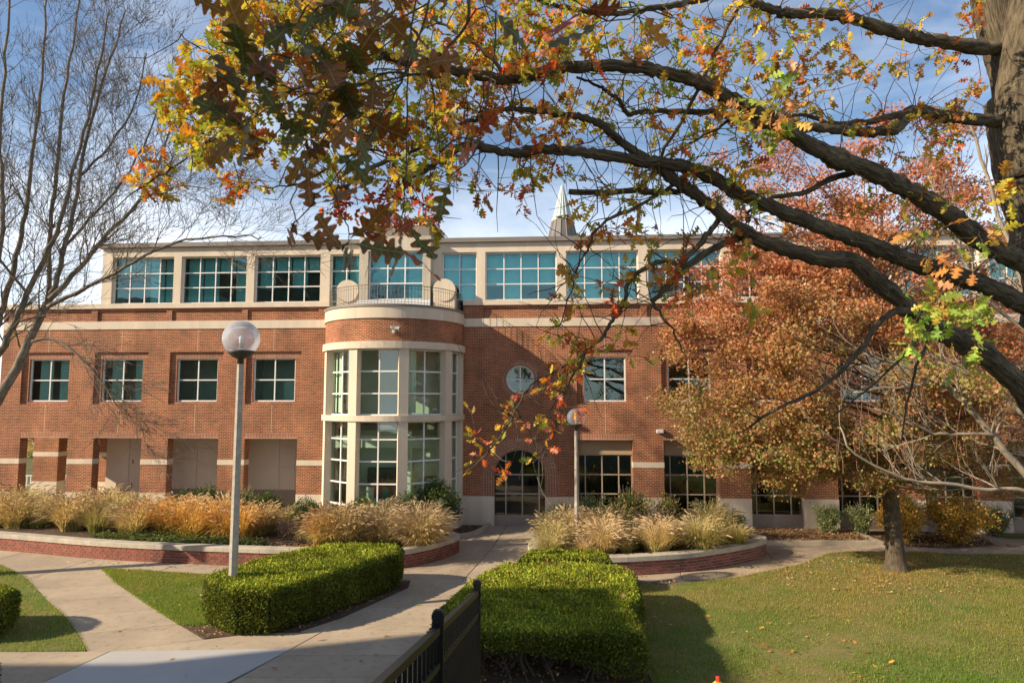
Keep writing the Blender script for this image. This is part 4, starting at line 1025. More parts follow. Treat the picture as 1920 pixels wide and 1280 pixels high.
LIMBS = [
    ([(1975, 800), (1914, 725), (1836, 656), (1773, 625), (1720, 587), (1632, 516), (1595, 487), (1539, 484), (1461, 462), (1398, 437), (1331, 384), (1269, 340), (1231, 312), (1175, 275), (1122, 231), (1066, 216), (987, 206), (934, 209), (856, 237)], (8.0, 5.6), (58, 8)),
    ([(1975, 600), (1920, 570), (1851, 537), (1789, 516), (1701, 487), (1632, 459), (1539, 425), (1476, 400), (1394, 366), (1331, 331), (1269, 309), (1206, 303), (1112, 287), (1019, 281), (950, 287), (878, 272), (820, 305), (767, 337), (742, 375)], (8.0, 5.2), (50, 14)),
    ([(1950, 500), (1898, 484), (1820, 437), (1773, 400), (1695, 353), (1620, 316), (1570, 297), (1507, 266), (1445, 225), (1382, 194), (1312, 156), (1237, 134), (1175, 125), (1081, 125), (1019, 134), (956, 148), (878, 137), (796, 125), (717, 103), (700, 95)], (8.0, 5.0), (52, 20)),
    ([(1900, 235), (1848, 225), (1757, 216), (1711, 209), (1680, 241), (1617, 247), (1539, 241), (1476, 234), (1398, 231), (1376, 219), (1331, 212), (1237, 209), (1178, 212), (1159, 187), (1128, 166), (1081, 144)], (8.0, 6.3), (34, 6)),
    ([(1890, 95), (1826, 87), (1726, 72), (1664, 56), (1586, 31), (1539, 25), (1476, 25), (1414, 6), (1370, -14), (1290, 5), (1210, 18), (1130, 26), (1040, 10)], (8.0, 6.2), (36, 10)),
    ([(1715, 584), (1679, 584), (1645, 609), (1626, 637), (1589, 681), (1554, 716), (1507, 744), (1440, 775), (1405, 800)], (7.2, 6.6), (17, 6)),
    ([(1395, 436), (1360, 405), (1340, 425), (1316, 452), (1287, 486), (1278, 499), (1247, 489), (1206, 505), (1178, 533), (1169, 574), (1144, 605), (1131, 630), (1112, 645), (1091, 667), (1025, 705), (1000, 717), (975, 752), (958, 789), (916, 845), (875, 884)], (6.9, 5.8), (16, 3)),
    ([(1398, 440), (1370, 452), (1331, 470), (1284, 505), (1247, 542), (1222, 564)], (6.9, 6.5), (20, 13)),
    ([(1222, 564), (1240, 590), (1265, 625), (1280, 660)], (6.5, 6.4), (8, 4)),
    ([(1091, 667), (1087, 690), (1075, 702), (1047, 762), (1041, 804), (1023, 840), (999, 866)], (6.2, 6.0), (7, 3)),
    ([(1269, 345), (1191, 389), (1128, 421), (1100, 467), (1081, 505), (1075, 533), (1050, 610)], (6.7, 6.2), (9, 3)),
    ([(1290, 352), (1259, 359), (1180, 358), (1120, 362), (1066, 359)], (6.8, 6.5), (17, 15)),
    ([(1711, 209), (1640, 225), (1560, 232), (1500, 215), (1440, 235)], (7.6, 7.3), (20, 6)),
    ([(1620, 318), (1560, 335), (1500, 362), (1450, 370), (1400, 400)], (7.4, 7.2), (18, 8)),
    ([(1376, 219), (1345, 240), (1300, 265), (1240, 300), (1190, 335)], (7.1, 6.9), (9, 4)),
    ([(1400, -10), (1370, 40), (1330, 120), (1290, 205), (1240, 290), (1225, 315)], (6.7, 6.6), (10, 8)),
    ([(760, 340), (749, 294), (690, 319), (655, 344), (630, 353)], (5.2, 4.9), (13, 9)),
    ([(811, 259), (749, 294), (700, 280), (640, 300), (560, 345), (480, 350)], (5.3, 5.2), (9, 3)),
    ([(842, 237), (800, 240), (740, 215), (660, 190), (560, 175), (470, 135), (380, 95), (335, 62)], (5.6, 5.4), (8, 3)),
    ([(717, 103), (660, 130), (560, 160), (480, 215), (420, 250), (372, 280), (310, 325), (268, 350)], (5.0, 5.2), (12, 3)),
    ([(820, 135), (780, 60), (700, 10), (620, -30)], (5.1, 4.9), (9, 5)),
    ([(956, 148), (900, 90), (820, 40), (760, -20)], (5.4, 5.2), (10, 5)),
    ([(1040, 10), (980, -10), (860, -40), (700, -60), (560, -30), (450, 20)], (6.2, 5.4), (10, 4)),
    ([(1760, 600), (1740, 640), (1715, 700), (1700, 760), (1690, 830)], (7.2, 7.1), (10, 3)),
    ([(1740, 620), (1690, 670), (1640, 720), (1560, 780)], (7.2, 7.0), (9, 3)),
    ([(1340, -60), (1150, -190), (1000, -260), (900, -230), (830, -120), (800, -40)], (6.6, 2.5), (22, 9)),
]
for i, (p, d, w) in enumerate(LIMBS):
    add_limb('limb', p, d, w, 18 if i < 5 else 10, 10 if i < 5 else 5)
NEAR = [
    ([(830, -120), (805, 0), (767, 119), (733, 187), (680, 272), (617, 344), (586, 365)], (2.5, 2.15), (7, 3)),
    ([(860, -120), (880, 25), (842, 90), (805, 134), (727, 137), (660, 165), (600, 190)], (2.5, 2.2), (10, 4)),
    ([(767, 119), (749, 150), (664, 200), (592, 281), (560, 330)], (2.35, 2.1), (5, 3)),
    ([(805, 134), (696, 156), (624, 162), (561, 184), (499, 206), (450, 240)], (2.3, 2.0), (5, 3)),
    ([(805, 5), (717, 53), (655, 94), (600, 120)], (2.5, 2.2), (5, 3)),
    ([(805, 134), (808, 150), (817, 212), (824, 306)], (2.3, 2.3), (5, 3)),
    ([(790, -60), (768, 100), (763, 250), (757, 380), (742, 435)], (2.4, 2.3), (5, 3)),
    ([(617, 344), (640, 400), (655, 430), (652, 458)], (2.15, 2.1), (4, 3)),
    ([(560, 330), (545, 380), (560, 420)], (2.1, 2.1), (4, 3)),
    ([(900, -160), (1000, -60), (1090, 10), (1140, 20)], (2.5, 2.3), (6, 3)),
    ([(930, 20), (925, 130), (905, 230), (900, 260)], (2.6, 2.6), (5, 3)),
    ([(1140, 20), (1200, 10), (1262, 30)], (2.3, 2.3), (4, 2)),
    ([(600, -120), (470, -60), (370, -20), (345, -5)], (2.4, 2.2), (5, 3)),
    ([(700, -120), (640, -20), (580, 60), (545, 110)], (2.4, 2.2), (6, 3)),
]
NODES_N = len(NODES)
for p, d, w in NEAR: add_limb('branch', p, d, w, 6, 4, 0.003)

# leaf clusters: (region polygon in view terms, number of clusters, distance range, palette mix)
clusters = []        # point, palette, leaf size, leaves
def region(x0, x1, y0, y1, n, d, pals, size=(0.10, 0.14), nl=(4, 7), ell=False):
    c = 0; n = int(n * 1.55)
    while c < n:
        x = random.uniform(x0, x1); y = random.uniform(y0, y1)
        if ell and ((x - (x0 + x1) / 2) / ((x1 - x0) / 2)) ** 2 + ((y - (y0 + y1) / 2) / ((y1 - y0) / 2)) ** 2 > 1: continue
        clusters.append((at(x, y, random.uniform(*d)), random.choice(pals), random.uniform(*size), random.randint(*nl))); c += 1
region(300, 470, 85, 300, 52, (4.9, 5.8), ['gold', 'green', 'gold'], ell=True)
region(400, 640, -20, 300, 95, (4.8, 5.9), ['gold', 'gold', 'green', 'rust'])
region(400, 560, -30, 110, 30, (4.8, 5.9), ['gold', 'gold', 'green'])
region(560, 900, -30, 240, 120, (4.8, 6.2), ['gold', 'rust', 'gold', 'green'])
region(600, 860, 200, 340, 34, (4.8, 5.8), ['gold', 'green', 'rust'])
region(880, 1120, -20, 130, 58, (5.2, 6.6), ['gold', 'fire', 'green', 'gold'])
region(860, 1060, 120, 260, 34, (5.4, 6.4), ['gold', 'rust', 'fire'])
region(1050, 1420, -20, 200, 48, (6.0, 7.0), ['gold', 'rust', 'green'])
region(1050, 1420, 200, 400, 42, (6.2, 7.0), ['gold', 'green', 'rust'])
region(1320, 1600, 10, 240, 52, (6.6, 7.6), ['gold', 'rust', 'peach', 'rust'])
region(1480, 1840, 0, 240, 34, (7.0, 8.0), ['rust', 'gold'])
region(1400, 1860, 240, 440, 32, (7.0, 8.0), ['rust', 'rust', 'gold'])
region(1060, 1420, 400, 560, 28, (6.2, 6.8), ['rust', 'fire', 'gold'])
region(1010, 1260, 560, 700, 11, (6.1, 6.5), ['gold', 'fire'])
region(930, 1110, 700, 860, 2, (5.8, 6.2), ['fire', 'fire', 'gold'])
region(865, 960, 760, 900, 4, (5.8, 6.0), ['fire'], (0.07, 0.1))
for (x_, y_) in [(1100, 660), (1085, 672), (1068, 682), (1050, 690), (1030, 700), (1015, 712), (1000, 722), (985, 735), (972, 752), (962, 772), (950, 795), (938, 812), (925, 835), (1070, 705), (1060, 725), (1052, 745), (1046, 765), (1042, 790), (1035, 812), (1025, 835), (1005, 858), (990, 800), (1010, 790), (1005, 830), (970, 735), (945, 760), (1040, 735), (1095, 690), (900, 862), (880, 884), (1110, 640), (1120, 655)]:
    clusters.append((at(x_ + random.uniform(-9, 9), y_ + random.uniform(-9, 9), random.uniform(5.9, 6.15)), random.choice(['fire', 'fire', 'gold']), random.uniform(0.07, 0.105), random.randint(3, 5)))
region(255, 345, 280, 365, 9, (5.1, 5.3), ['fire', 'gold'])
region(405, 560, 330, 385, 9, (5.1, 5.4), ['fire', 'gold'], (0.07, 0.1))
region(600, 820, 330, 430, 18, (4.9, 5.4), ['fire', 'gold', 'crimson'])
region(880, 1050, 280, 390, 12, (6.0, 6.5), ['fire', 'gold'])
region(1250, 1420, 420, 620, 10, (6.6, 7.0), ['gold', 'rust'])
region(1690, 1850, 560, 700, 11, (5.6, 6.2), ['lime'], (0.13, 0.17))
region(1690, 1860, 370, 520, 7, (5.4, 6.0), ['peach'], (0.13, 0.17), (2, 4))
region(1380, 1500, 60, 260, 9, (5.4, 6.0), ['peach', 'lime'], (0.13, 0.17))
region(1860, 1920, 330, 480, 3, (5.8, 6.2), ['gold'], (0.12, 0.16))
# near, shaded clusters hanging close to the camera
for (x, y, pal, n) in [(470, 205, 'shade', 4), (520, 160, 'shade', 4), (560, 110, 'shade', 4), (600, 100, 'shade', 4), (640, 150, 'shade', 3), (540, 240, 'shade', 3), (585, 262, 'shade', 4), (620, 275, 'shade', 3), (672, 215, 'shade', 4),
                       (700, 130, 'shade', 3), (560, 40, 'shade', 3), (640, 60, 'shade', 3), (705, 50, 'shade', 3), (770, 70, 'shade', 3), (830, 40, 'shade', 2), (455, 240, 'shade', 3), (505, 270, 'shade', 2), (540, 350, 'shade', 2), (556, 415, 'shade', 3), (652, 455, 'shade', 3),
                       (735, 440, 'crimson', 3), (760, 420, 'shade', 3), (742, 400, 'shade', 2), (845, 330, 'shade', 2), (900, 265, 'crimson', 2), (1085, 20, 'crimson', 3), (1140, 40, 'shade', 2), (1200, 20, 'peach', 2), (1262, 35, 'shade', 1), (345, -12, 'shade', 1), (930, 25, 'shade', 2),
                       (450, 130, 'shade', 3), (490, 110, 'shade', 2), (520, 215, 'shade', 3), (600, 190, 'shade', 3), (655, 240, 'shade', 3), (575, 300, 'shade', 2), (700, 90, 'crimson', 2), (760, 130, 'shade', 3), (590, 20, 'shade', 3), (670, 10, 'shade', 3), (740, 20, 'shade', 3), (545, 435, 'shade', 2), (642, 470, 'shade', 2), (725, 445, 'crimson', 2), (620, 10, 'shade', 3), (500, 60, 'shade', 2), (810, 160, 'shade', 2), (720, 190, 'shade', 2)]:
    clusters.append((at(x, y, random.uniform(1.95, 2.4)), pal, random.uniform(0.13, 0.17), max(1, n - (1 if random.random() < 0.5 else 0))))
nodes = np.array(NODES)
def dist_to_limb(c): return np.min(np.linalg.norm(nodes[:, :3] - np.array(c[0]), axis=1))
clusters.sort(key=dist_to_limb)
twig = MB(); nd = nodes[:, :3].copy(); ndr = nodes[:, 3].copy()
LP, LX, LS, LPAL, LH = [], [], [], [], []
for (c, pal, size, nl) in clusters:
    c = np.array(c); d = np.linalg.norm(nd - c, axis=1); i = int(np.argmin(d + (nd[:, 2] > c[2] + 1.2) * 0.3)); a = nd[i]; L0 = d[i]
    near = c[1] < 3
    r1 = 0.0022 if near else 0.0035; r0 = min(ndr[i] * 0.6, 0.004 + 0.006 * L0) if not near else 0.003
    perp = np.cross(c - a, RNG.normal(size=3)); perp = perp / (np.linalg.norm(perp) + 1e-6)
    n = max(3, int(L0 / 0.12)); P = []
    for k_ in range(n + 1):
        t = k_ / n; p = a + (c - a) * t + perp * math.sin(PI * t) * L0 * 0.13 + np.array((0, 0, 1)) * math.sin(PI * t) * L0 * 0.06
        if 0 < k_ < n: p = p + RNG.normal(size=3) * 0.010 * min(1, L0 * 2)
        P.append(p)
    rad = [r0 + (r1 - r0) * (k_ / n) ** 0.8 for k_ in range(n + 1)]
    twig.tube([tuple(p - OFF) for p in P], rad, 5 if near else 4, False)
    nd = np.concatenate([nd, np.array(P[1:])]); ndr = np.concatenate([ndr, np.array(rad[1:])])
    tdir = (P[-1] - P[-2]); tdir = tdir / np.linalg.norm(tdir)
    for k_ in range(nl):
        back = random.uniform(0, min(0.16, L0 * 0.5)) if k_ else 0
        base = c - tdir * back
        dirn = tdir * random.uniform(0.1, 0.9) + RNG.normal(size=3) * 0.75 + np.array((0, 0, -0.28))
        dirn /= np.linalg.norm(dirn); s_ = size * random.uniform(0.75, 1.2)
        LP.append(base + dirn * s_ * 0.16); LX.append(dirn); LS.append(s_); LPAL.append(pal); 
    # bare side shoots with buds
    if random.random() < 0.5 and not near:
        b_ = P[max(1, n // 2)]; e_ = b_ + unit(RNG.normal(size=(1, 3)))[0] * random.uniform(0.1, 0.35)
        twig.tube([tuple(b_ - OFF), tuple((b_ + e_) / 2 + RNG.normal(size=3) * 0.012 - OFF), tuple(e_ - OFF)], [0.0035, 0.003, 0.002], 4, False)
for i in range(620):                                     # thin bare shoots along the limbs
    q = nodes[RNG.integers(0, NODES_N)]; b_ = q[:3]; dv = unit(RNG.normal(size=(1, 3)) + np.array((0, 0, 0.25)))[0]; ln_ = random.uniform(0.2, 1.1)
    P = [b_]; 
    for k_ in range(4): dv = unit((dv + RNG.normal(size=3) * 0.28)[None])[0]; P.append(P[-1] + dv * ln_ / 4)
    twig.tube([tuple(p - OFF) for p in P], [0.006, 0.005, 0.004, 0.003, 0.002], 4, False)
stuff(twig.build('twigs', M['bark_oak'], oak))
LP = np.array(LP); LX = np.array(LX); LS = np.array(LS); nL = len(LP)
hint = unit(RNG.normal(size=(nL, 3)) * 0.8 + np.where((LP[:, 1] < 3)[:, None], np.array((0.1, -1.1, 0.35)), np.array((0, -0.25, 0.75))))
X, Y, Z = axes(LX, hint)
colr = np.zeros((nL, 3))
for pal in set(LPAL):
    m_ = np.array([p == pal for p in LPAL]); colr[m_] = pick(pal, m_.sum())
px, py, dep_ = proj(LP)
score = LS / dep_ * ((px > -20) & (px < 1940) & (py > -20))
big = np.argsort(-score)[:300]
bigset = np.zeros(nL, bool); bigset[big] = True
lm_cache = {}
for i in big:
    vi = int(i % 4) if LP[i][1] < 3 else int(i % 8); tv, tt = OAK[vi]; key = (vi, LPAL[i], int(RNG.integers(0, 3)))
    if key not in lm_cache:
        e_ = np.clip(np.abs(tv[:, 1:2]) / 0.28, 0, 1) ** 1.3 * random.uniform(0.2, 0.9); c = (colr[i][None] * (1 - e_) + np.array(PAL['rust'][int(RNG.integers(0, 3))])[None] * 0.8 * e_) * (0.85 + 0.3 * rnd(0, 1, (len(tv), 1))); me = np_mesh('leaf', tv, tt, c, True); me.materials.append(M['leaf_vein']); lm_cache[key] = me
    o = bpy.data.objects.new('leaf', lm_cache[key]); COL.objects.link(o); o.parent = oak
    Mx = Matrix(((X[i][0], Y[i][0], Z[i][0]), (X[i][1], Y[i][1], Z[i][1]), (X[i][2], Y[i][2], Z[i][2]))).to_4x4()
    o.matrix_local = Matrix.Translation(Vector(LP[i] - OFF)) @ Mx @ Matrix.Scale(float(LS[i]), 4)
parts = []
for k_ in range(8):
    m_ = (~bigset) & (np.arange(nL) % 8 == k_)
    parts.append(batch(*OAK[k_], LP[m_] - OFF, X[m_], Y[m_], Z[m_], LS[m_], colr[m_]))
v, t, c = merge(parts); c = c * rnd(0.85, 1.15, (len(c), 1))
stuff(obj('foliage', np_mesh('foliage', v, t, c, True), M['leaf'], oak))
print('oak leaves', nL)

# ================================================================== OTHER TREES
def grow(mb, p, d, length, r, level, rng, up=0.12, minr=0.006, spread=0.6, kids=(3, 5), ends=None, sides=4, shrinkl=0.58):
    n = max(3, int(4 + length)); P = [p]; dv = d.normalized()
    for i in range(n):
        dv = (dv + Vector((rng.gauss(0, .13), rng.gauss(0, .13), rng.gauss(0, .10) + up * 0.22))).normalized(); P.append(P[-1] + dv * length / n)
    rad = [max(minr * 0.7, r * (1 - 0.72 * i / n)) for i in range(n + 1)]
    mb.tube([tuple(q) for q in P], rad, sides if level else max(sides, 6), False)
    if ends is not None and level == 0: ends.append((P[-1], dv))
    if level > 0:
        for k_ in range(rng.randint(*kids)):
            i = rng.randint(max(1, n // 4), n); a = rng.uniform(0, 2 * PI)
            t = (P[i] - P[i - 1]).normalized(); o1 = t.orthogonal().normalized(); o2 = t.cross(o1)
            nd_ = (t + (o1 * math.cos(a) + o2 * math.sin(a)) * rng.uniform(spread * 0.6, spread * 1.3) + Vector((0, 0, up))).normalized()
            grow(mb, P[i], nd_, length * rng.uniform(shrinkl * 0.75, shrinkl * 1.15), max(minr, rad[i] * 0.6), level - 1, rng, up, minr, spread, kids, ends, max(3, sides - 1), shrinkl)
def guided(mb, pts, d, w, rng, sides, nkids, level, klen, up, minr, off, spread=0.6, kids=(3, 5), kr=0.5):
    P = smooth_line([at(x, y, d[0] + (d[1] - d[0]) * i / (len(pts) - 1)) - off for i, (x, y) in enumerate(pts)], 4); k = len(P)
    rad = [0.5 * (w[0] + (w[1] - w[0]) * i / (k - 1)) * (d[0] + d[1]) / 2 / 1280 for i in range(k)]
    for i in range(1, k - 1): P[i] = P[i] + Vector([rng.gauss(0, 0.02) for _ in range(3)])
    mb.tube([tuple(p) for p in P], rad, sides)
    for j in range(nkids):
        i = rng.randint(int(k * 0.22), k - 1); t = (P[i] - P[i - 1]).normalized(); a = rng.uniform(0, 2 * PI); o1 = t.orthogonal().normalized(); o2 = t.cross(o1)
        nd_ = (t * 0.8 + (o1 * math.cos(a) + o2 * math.sin(a)) * rng.uniform(0.4, 0.9) + Vector((0, 0, up))).normalized()
        grow(mb, P[i], nd_, klen * rng.uniform(0.6, 1.2), max(minr, rad[i] * kr), level, rng, up, minr, spread, kids)

# bare tree at the left edge
rng = random.Random(5)
off = Vector((-16.9, 20.6, 0)); bt = empty('bare_tree', off)
tag(bt, 'leafless tree with many upright grey branches at the left edge', 'tree')
m = MB()
m.tube([(0, 0, -0.05), (0.02, 0, 0.5), (0.1, 0.05, 1.6), (0.3, 0.05, 2.8), tuple(at(-75, 860, 20.6) - off)], [0.34, 0.26, 0.23, 0.22, 0.21], 12); m.build('trunk', M['bark_bare'], bt, True)
BL = [
    ([(-75, 860), (-20, 775), (30, 690), (76, 594), (93, 561)], 20.4, (26, 17), 3),
    ([(93, 561), (150, 500), (200, 440), (262, 375), (300, 300), (330, 215)], 20.2, (15, 4), 20),
    ([(93, 561), (112, 500), (130, 430), (150, 330), (178, 200), (215, 90), (235, 20)], 20.5, (14, 4), 22),
    ([(90, 575), (140, 550), (200, 520), (270, 480), (350, 450), (440, 442), (490, 446)], 19.6, (12, 3), 22),
    ([(93, 561), (95, 430), (105, 330), (120, 180), (140, 60), (150, -40)], 21.2, (12, 4), 20),
    ([(-75, 860), (-40, 740), (0, 662), (27, 605), (52, 550), (82, 485), (110, 420), (135, 330), (165, 220), (190, 110), (205, 20)], 20.8, (20, 4), 24),
    ([(-75, 860), (-45, 700), (-10, 620), (10, 560), (30, 480), (50, 400), (60, 300), (75, 180), (85, 50), (90, -60)], 21.0, (19, 4), 22),
    ([(-75, 860), (-60, 680), (-25, 560), (-2, 480), (5, 380), (0, 250), (12, 100), (20, -50)], 20.3, (17, 5), 20),
    ([(112, 470), (170, 410), (230, 340), (280, 250), (310, 160)], 20.9, (8, 3), 16),
    ([(150, 330), (210, 270), (255, 190), (275, 100)], 20.6, (7, 3), 14),
    ([(60, 640), (110, 640), (170, 690), (220, 760)], 19.8, (8, 3), 12),
    ([(52, 550), (-10, 470), (-40, 380)], 20.8, (8, 3), 10),
    ([(262, 375), (330, 350), (395, 355)], 20.0, (6, 2), 12),
]
for i, (pts, dd, w, nk) in enumerate(BL):
    m = MB(); guided(m, pts, (dd, dd + rng.uniform(-0.8, 0.8)), (w[0] * 0.74, w[1] * 0.7), rng, 8, int(nk * 1.2), 2, 1.8, 0.16 if i != 10 else -0.1, 0.0056, off, 0.85, (5, 7), 0.30); m.build('limb', M['bark_bare'], bt, True)

# pale bare tree leaning in from the right
off = Vector((17.6, 16.5, 0)); pt = empty('pale_tree', off)
tag(pt, 'nearly bare tree with pale smooth limbs reaching in from the right edge', 'tree')
m = MB(); m.tube([(0, 0, -0.05), (-0.1, 0, 0.7), (-0.6, -0.2, 1.8), tuple(at(2080, 1010, 15.6) - off)], [0.22, 0.17, 0.14, 0.12], 10); m.build('trunk', M['bark_pale'], pt, True)
for i, (pts, dd, w, nk) in enumerate([
    ([(2080, 1010), (1985, 950), (1920, 885), (1850, 800), (1790, 740), (1750, 715), (1700, 690), (1620, 662)], 15.4, (17, 4), 16),
    ([(2080, 1010), (2010, 850), (1920, 780), (1860, 720), (1800, 690), (1755, 680)], 15.9, (13, 4), 14),
    ([(1985, 950), (1920, 920), (1850, 916), (1740, 905), (1680, 890), (1600, 850), (1575, 800)], 15.2, (9, 3), 15),
    ([(1870, 815), (1800, 812), (1750, 812), (1700, 790), (1640, 765)], 15.3, (7, 3), 12),
    ([(2080, 1010), (2030, 820), (1960, 640), (1900, 480), (1850, 330), (1815, 210)], 16.6, (14, 4), 22),
    ([(2080, 1010), (2040, 700), (1990, 500), (1960, 330)], 17.2, (12, 4), 12),
    ([(1960, 640), (1850, 560), (1780, 430), (1740, 330)], 16.6, (8, 3), 16),
    ([(1760, 715), (1680, 725), (1600, 735)], 15.2, (6, 3), 9)]):
    m = MB(); guided(m, pts, (dd, dd - 0.2), w, rng, 8, nk, 1, 1.1, 0.30, 0.005, off, 0.5, (3, 6)); m.build('limb', M['bark_pale'], pt, True)
m = MB()
for i in range(46):
    b_ = at(rng.uniform(1560, 1900), rng.uniform(760, 900), rng.uniform(15.1, 15.7)) - off; e_ = b_ + Vector((rng.uniform(-0.18, 0.1), rng.uniform(-0.1, 0.1), rng.uniform(0.4, 0.95)))
    m.tube([tuple(b_), tuple((b_ + e_) / 2 + Vector((rng.uniform(-.06, .06), 0, 0))), tuple(e_)], [0.006, 0.005, 0.003], 4, False)
stuff(m.build('shoots', M['twig_red'], pt))

# red oak-like tree on the lawn
off = Vector((11.85, 21.6, 0)); rt = empty('red_tree', off)
tag(rt, 'rust red and olive leaved tree standing on the lawn before the building', 'tree')
m = MB()
m.tube([(0, 0, -0.03), (0, 0, 0.10), (0, 0, 0.35), (-0.01, 0, 0.9), (-0.06, 0, 2.0), (-0.10, 0, 3.2), (-0.05, 0, 4.6), (0.05, 0.1, 6.3), (0, 0.1, 8.0), (0.1, 0.1, 10.0), (0.1, 0, 11.6)], [0.46, 0.36, 0.285, 0.25, 0.232, 0.22, 0.19, 0.16, 0.11, 0.06, 0.03], 14)
m.build('trunk', M['bark_red'], rt, True)
rng = random.Random(8); tips = []
m = MB()
for i in range(58):
    z = 2.6 + 8.3 * (i / 57) ** 0.9; a = i * 2.399 + rng.uniform(-.3, .3)
    reach = (6.4 * math.sqrt(max(0.08, 1 - ((z - 5.3) / 7.0) ** 2))) * rng.uniform(0.75, 1.0)
    if z < 3.4: reach *= 0.85
    d = Vector((math.cos(a), math.sin(a) * 0.60, 0.25 - 0.045 * (6 - z) if z < 6 else 0.3 + 0.09 * (z - 6))).normalized()
    sub = []
    grow(m, Vector((-0.06, 0, z)), d, reach * 0.85, 0.075 * (1 - z / 16), 2, rng, 0.05, 0.008, 0.65, (3, 4), sub, 5, 0.5); tips += sub
m.build('branches', M['bark_red'], rt, True)
TP = np.array([tuple(p) for p, _ in tips])
nx_ = 420; dv_ = unit(RNG.normal(size=(nx_, 3))); rr_ = rnd(0.62, 1.0, (nx_, 1)) * (1 + 0.10 * wav(dv_[:, :1] * 6, dv_[:, 2:] * 6, 1.0))
EX = dv_ * rr_ * np.array((5.1, 3.5, 4.0)) + np.array((-2.2, -0.3, 5.9)); EX = EX[(EX[:, 2] > 2.5) & (EX[:, 2] < 9.6)]
kp_ = RNG.uniform(0, 1, len(TP)) < np.where(TP[:, 0] > 1.5, 0.62, 1.0) * np.where(TP[:, 2] > 8.4, 0.42, 1.0); TP = TP[kp_]
TP = np.concatenate([TP, EX]); TP = TP[(RNG.uniform(0, 1, len(TP)) < 0.25) | ~((TP[:, 1] > 0.7) & (TP[:, 2] < 6.8))]
# leaf clumps around the branch ends
nC = len(TP); per = 250
pos = np.repeat(TP, per, 0) + RNG.normal(size=(nC * per, 3)) * np.array((0.25, 0.25, 0.16))
keep = (pos[:, 2] > 2.15 + 0.25 * wav(pos[:, 0] * 2, pos[:, 1] * 2, 1.0))
pos = pos[keep]; nR = len(pos)
tone = wav(pos[:, 0] + 3, pos[:, 2], 0.55) + wav(pos[:, 1], pos[:, 2] + 5, 0.9) * 0.6 + (pos[:, 2] - 5.2) * 0.32 + RNG.normal(size=nR) * 0.35 - 0.25
rad_ = np.linalg.norm(pos - np.array((0, 0, 6.0)), axis=1)
cr = np.array([(0.48, 0.18, 0.08), (0.43, 0.125, 0.065), (0.57, 0.28, 0.16), (0.46, 0.20, 0.065)])[RNG.integers(0, 4, nR)]
cgn = np.array([(0.28, 0.27, 0.07), (0.36, 0.21, 0.085), (0.23, 0.26, 0.065), (0.40, 0.18, 0.085)])[RNG.integers(0, 4, nR)]
f_ = np.clip(tone * 0.5 + 0.5, 0, 1)[:, None]
colr = (cgn * (1 - f_) + cr * f_) * rnd(0.7, 1.25, (nR, 1))
X, Y, Z = axes(RNG.normal(size=(nR, 3)) + np.array((0, 0, -0.2)), unit(RNG.normal(size=(nR, 3)) + np.array((-0.3, -0.3, 0.9))))
v, t, c = batch(*STAR, pos, X, Y, Z, rnd(0.07, 0.13, nR), colr)
stuff(obj('crown', np_mesh('crown', v, t, c), M['leaf_small'], rt))
print('red leaves', nR)

# trees and house seen through the arcade and past the left end
def far_tree(loc, h, r, pal, label, n=2600, leaf=0.3):
    o = empty('far_tree', loc); tag(o, label, 'tree', 'trees beyond the building'); m = MB(); rg = random.Random(int(loc[0] * 7))
    m.tube([(0, 0, -0.05), (0, 0, h * 0.4), (0.2, 0, h * 0.8)], [0.2, 0.15, 0.05], 8)
    for i in range(12): grow(m, Vector((0, 0, h * rg.uniform(0.25, 0.7))), Vector((rg.uniform(-1, 1), rg.uniform(-1, 1), 0.6)), r, 0.06, 1, rg)
    m.build('trunk', M['bark_bare'], o)
    cc = RNG.normal(size=(40, 3)) * np.array((r * 0.45, r * 0.45, h * 0.20)) + np.array((0, 0, h * 0.6)); p = cc[RNG.integers(0, 40, n)] + RNG.normal(size=(n, 3)) * 0.5
    X, Y, Z = axes(RNG.normal(size=(n, 3))); v, t, c = batch(*SMALL, p, X, Y, Z, rnd(leaf * 0.7, leaf * 1.2, n), pick(pal, n)); stuff(obj('crown', np_mesh('crown', v, t, c), M['leaf_small'], o))
far_tree((-30.5, 46, 0), 7, 2.2, 'lime', 'yellow green tree glimpsed through the left arcade opening')
far_tree((-28.6, 52, 0), 8, 2.6, 'bronze', 'dark leaved tree glimpsed through the arcade beside the panelled wall')
far_tree((-58, 62, 0), 9, 4, 'bronze', 'brown tree far off past the left corner of the building', 3000, 0.4)
fb = empty('far_building', (-40, 70, 0)); tag(fb, 'distant red brick house seen through the arcade', 'building')
k = MB(); k.box(-14, 16, 0, 10, 0, 6.4); k.build('wall', M['brick'], fb)
k = MB(); k.box(-14.3, 16.3, -0.3, 10.3, 6.4, 7.0); k.build('roof_edge', M['lime'], fb)
k = MB(); k.box(-6, -2.5, -0.1, 0.1, 2.6, 5.2); k.build('window', M['clad_blue'], fb)
# white railing beyond the arcade
wr = empty('metal_railing', (-26.5, 38, 0)); tag(wr, 'white metal railing seen through the left arcade openings', 'railing')
k = MB(); k.box(-8, 8, -0.02, 0.02, 1.13, 1.19); k.box(-8, 8, -0.02, 0.02, 0.62, 0.66); k.build('rail', M['white'], wr)
me = None
for i in range(75):
    x = -7.9 + i * 0.21; q_ = 1.0 + 0
    if me is None: kk = MB(); kk.box(-0.025, 0.025, -0.015, 0.015, 0.05, 1.13); me = kk.mesh('baluster'); me.materials.append(M['white'])
    o = obj('baluster', me, None, wr); o.location = (x, 0, 0)

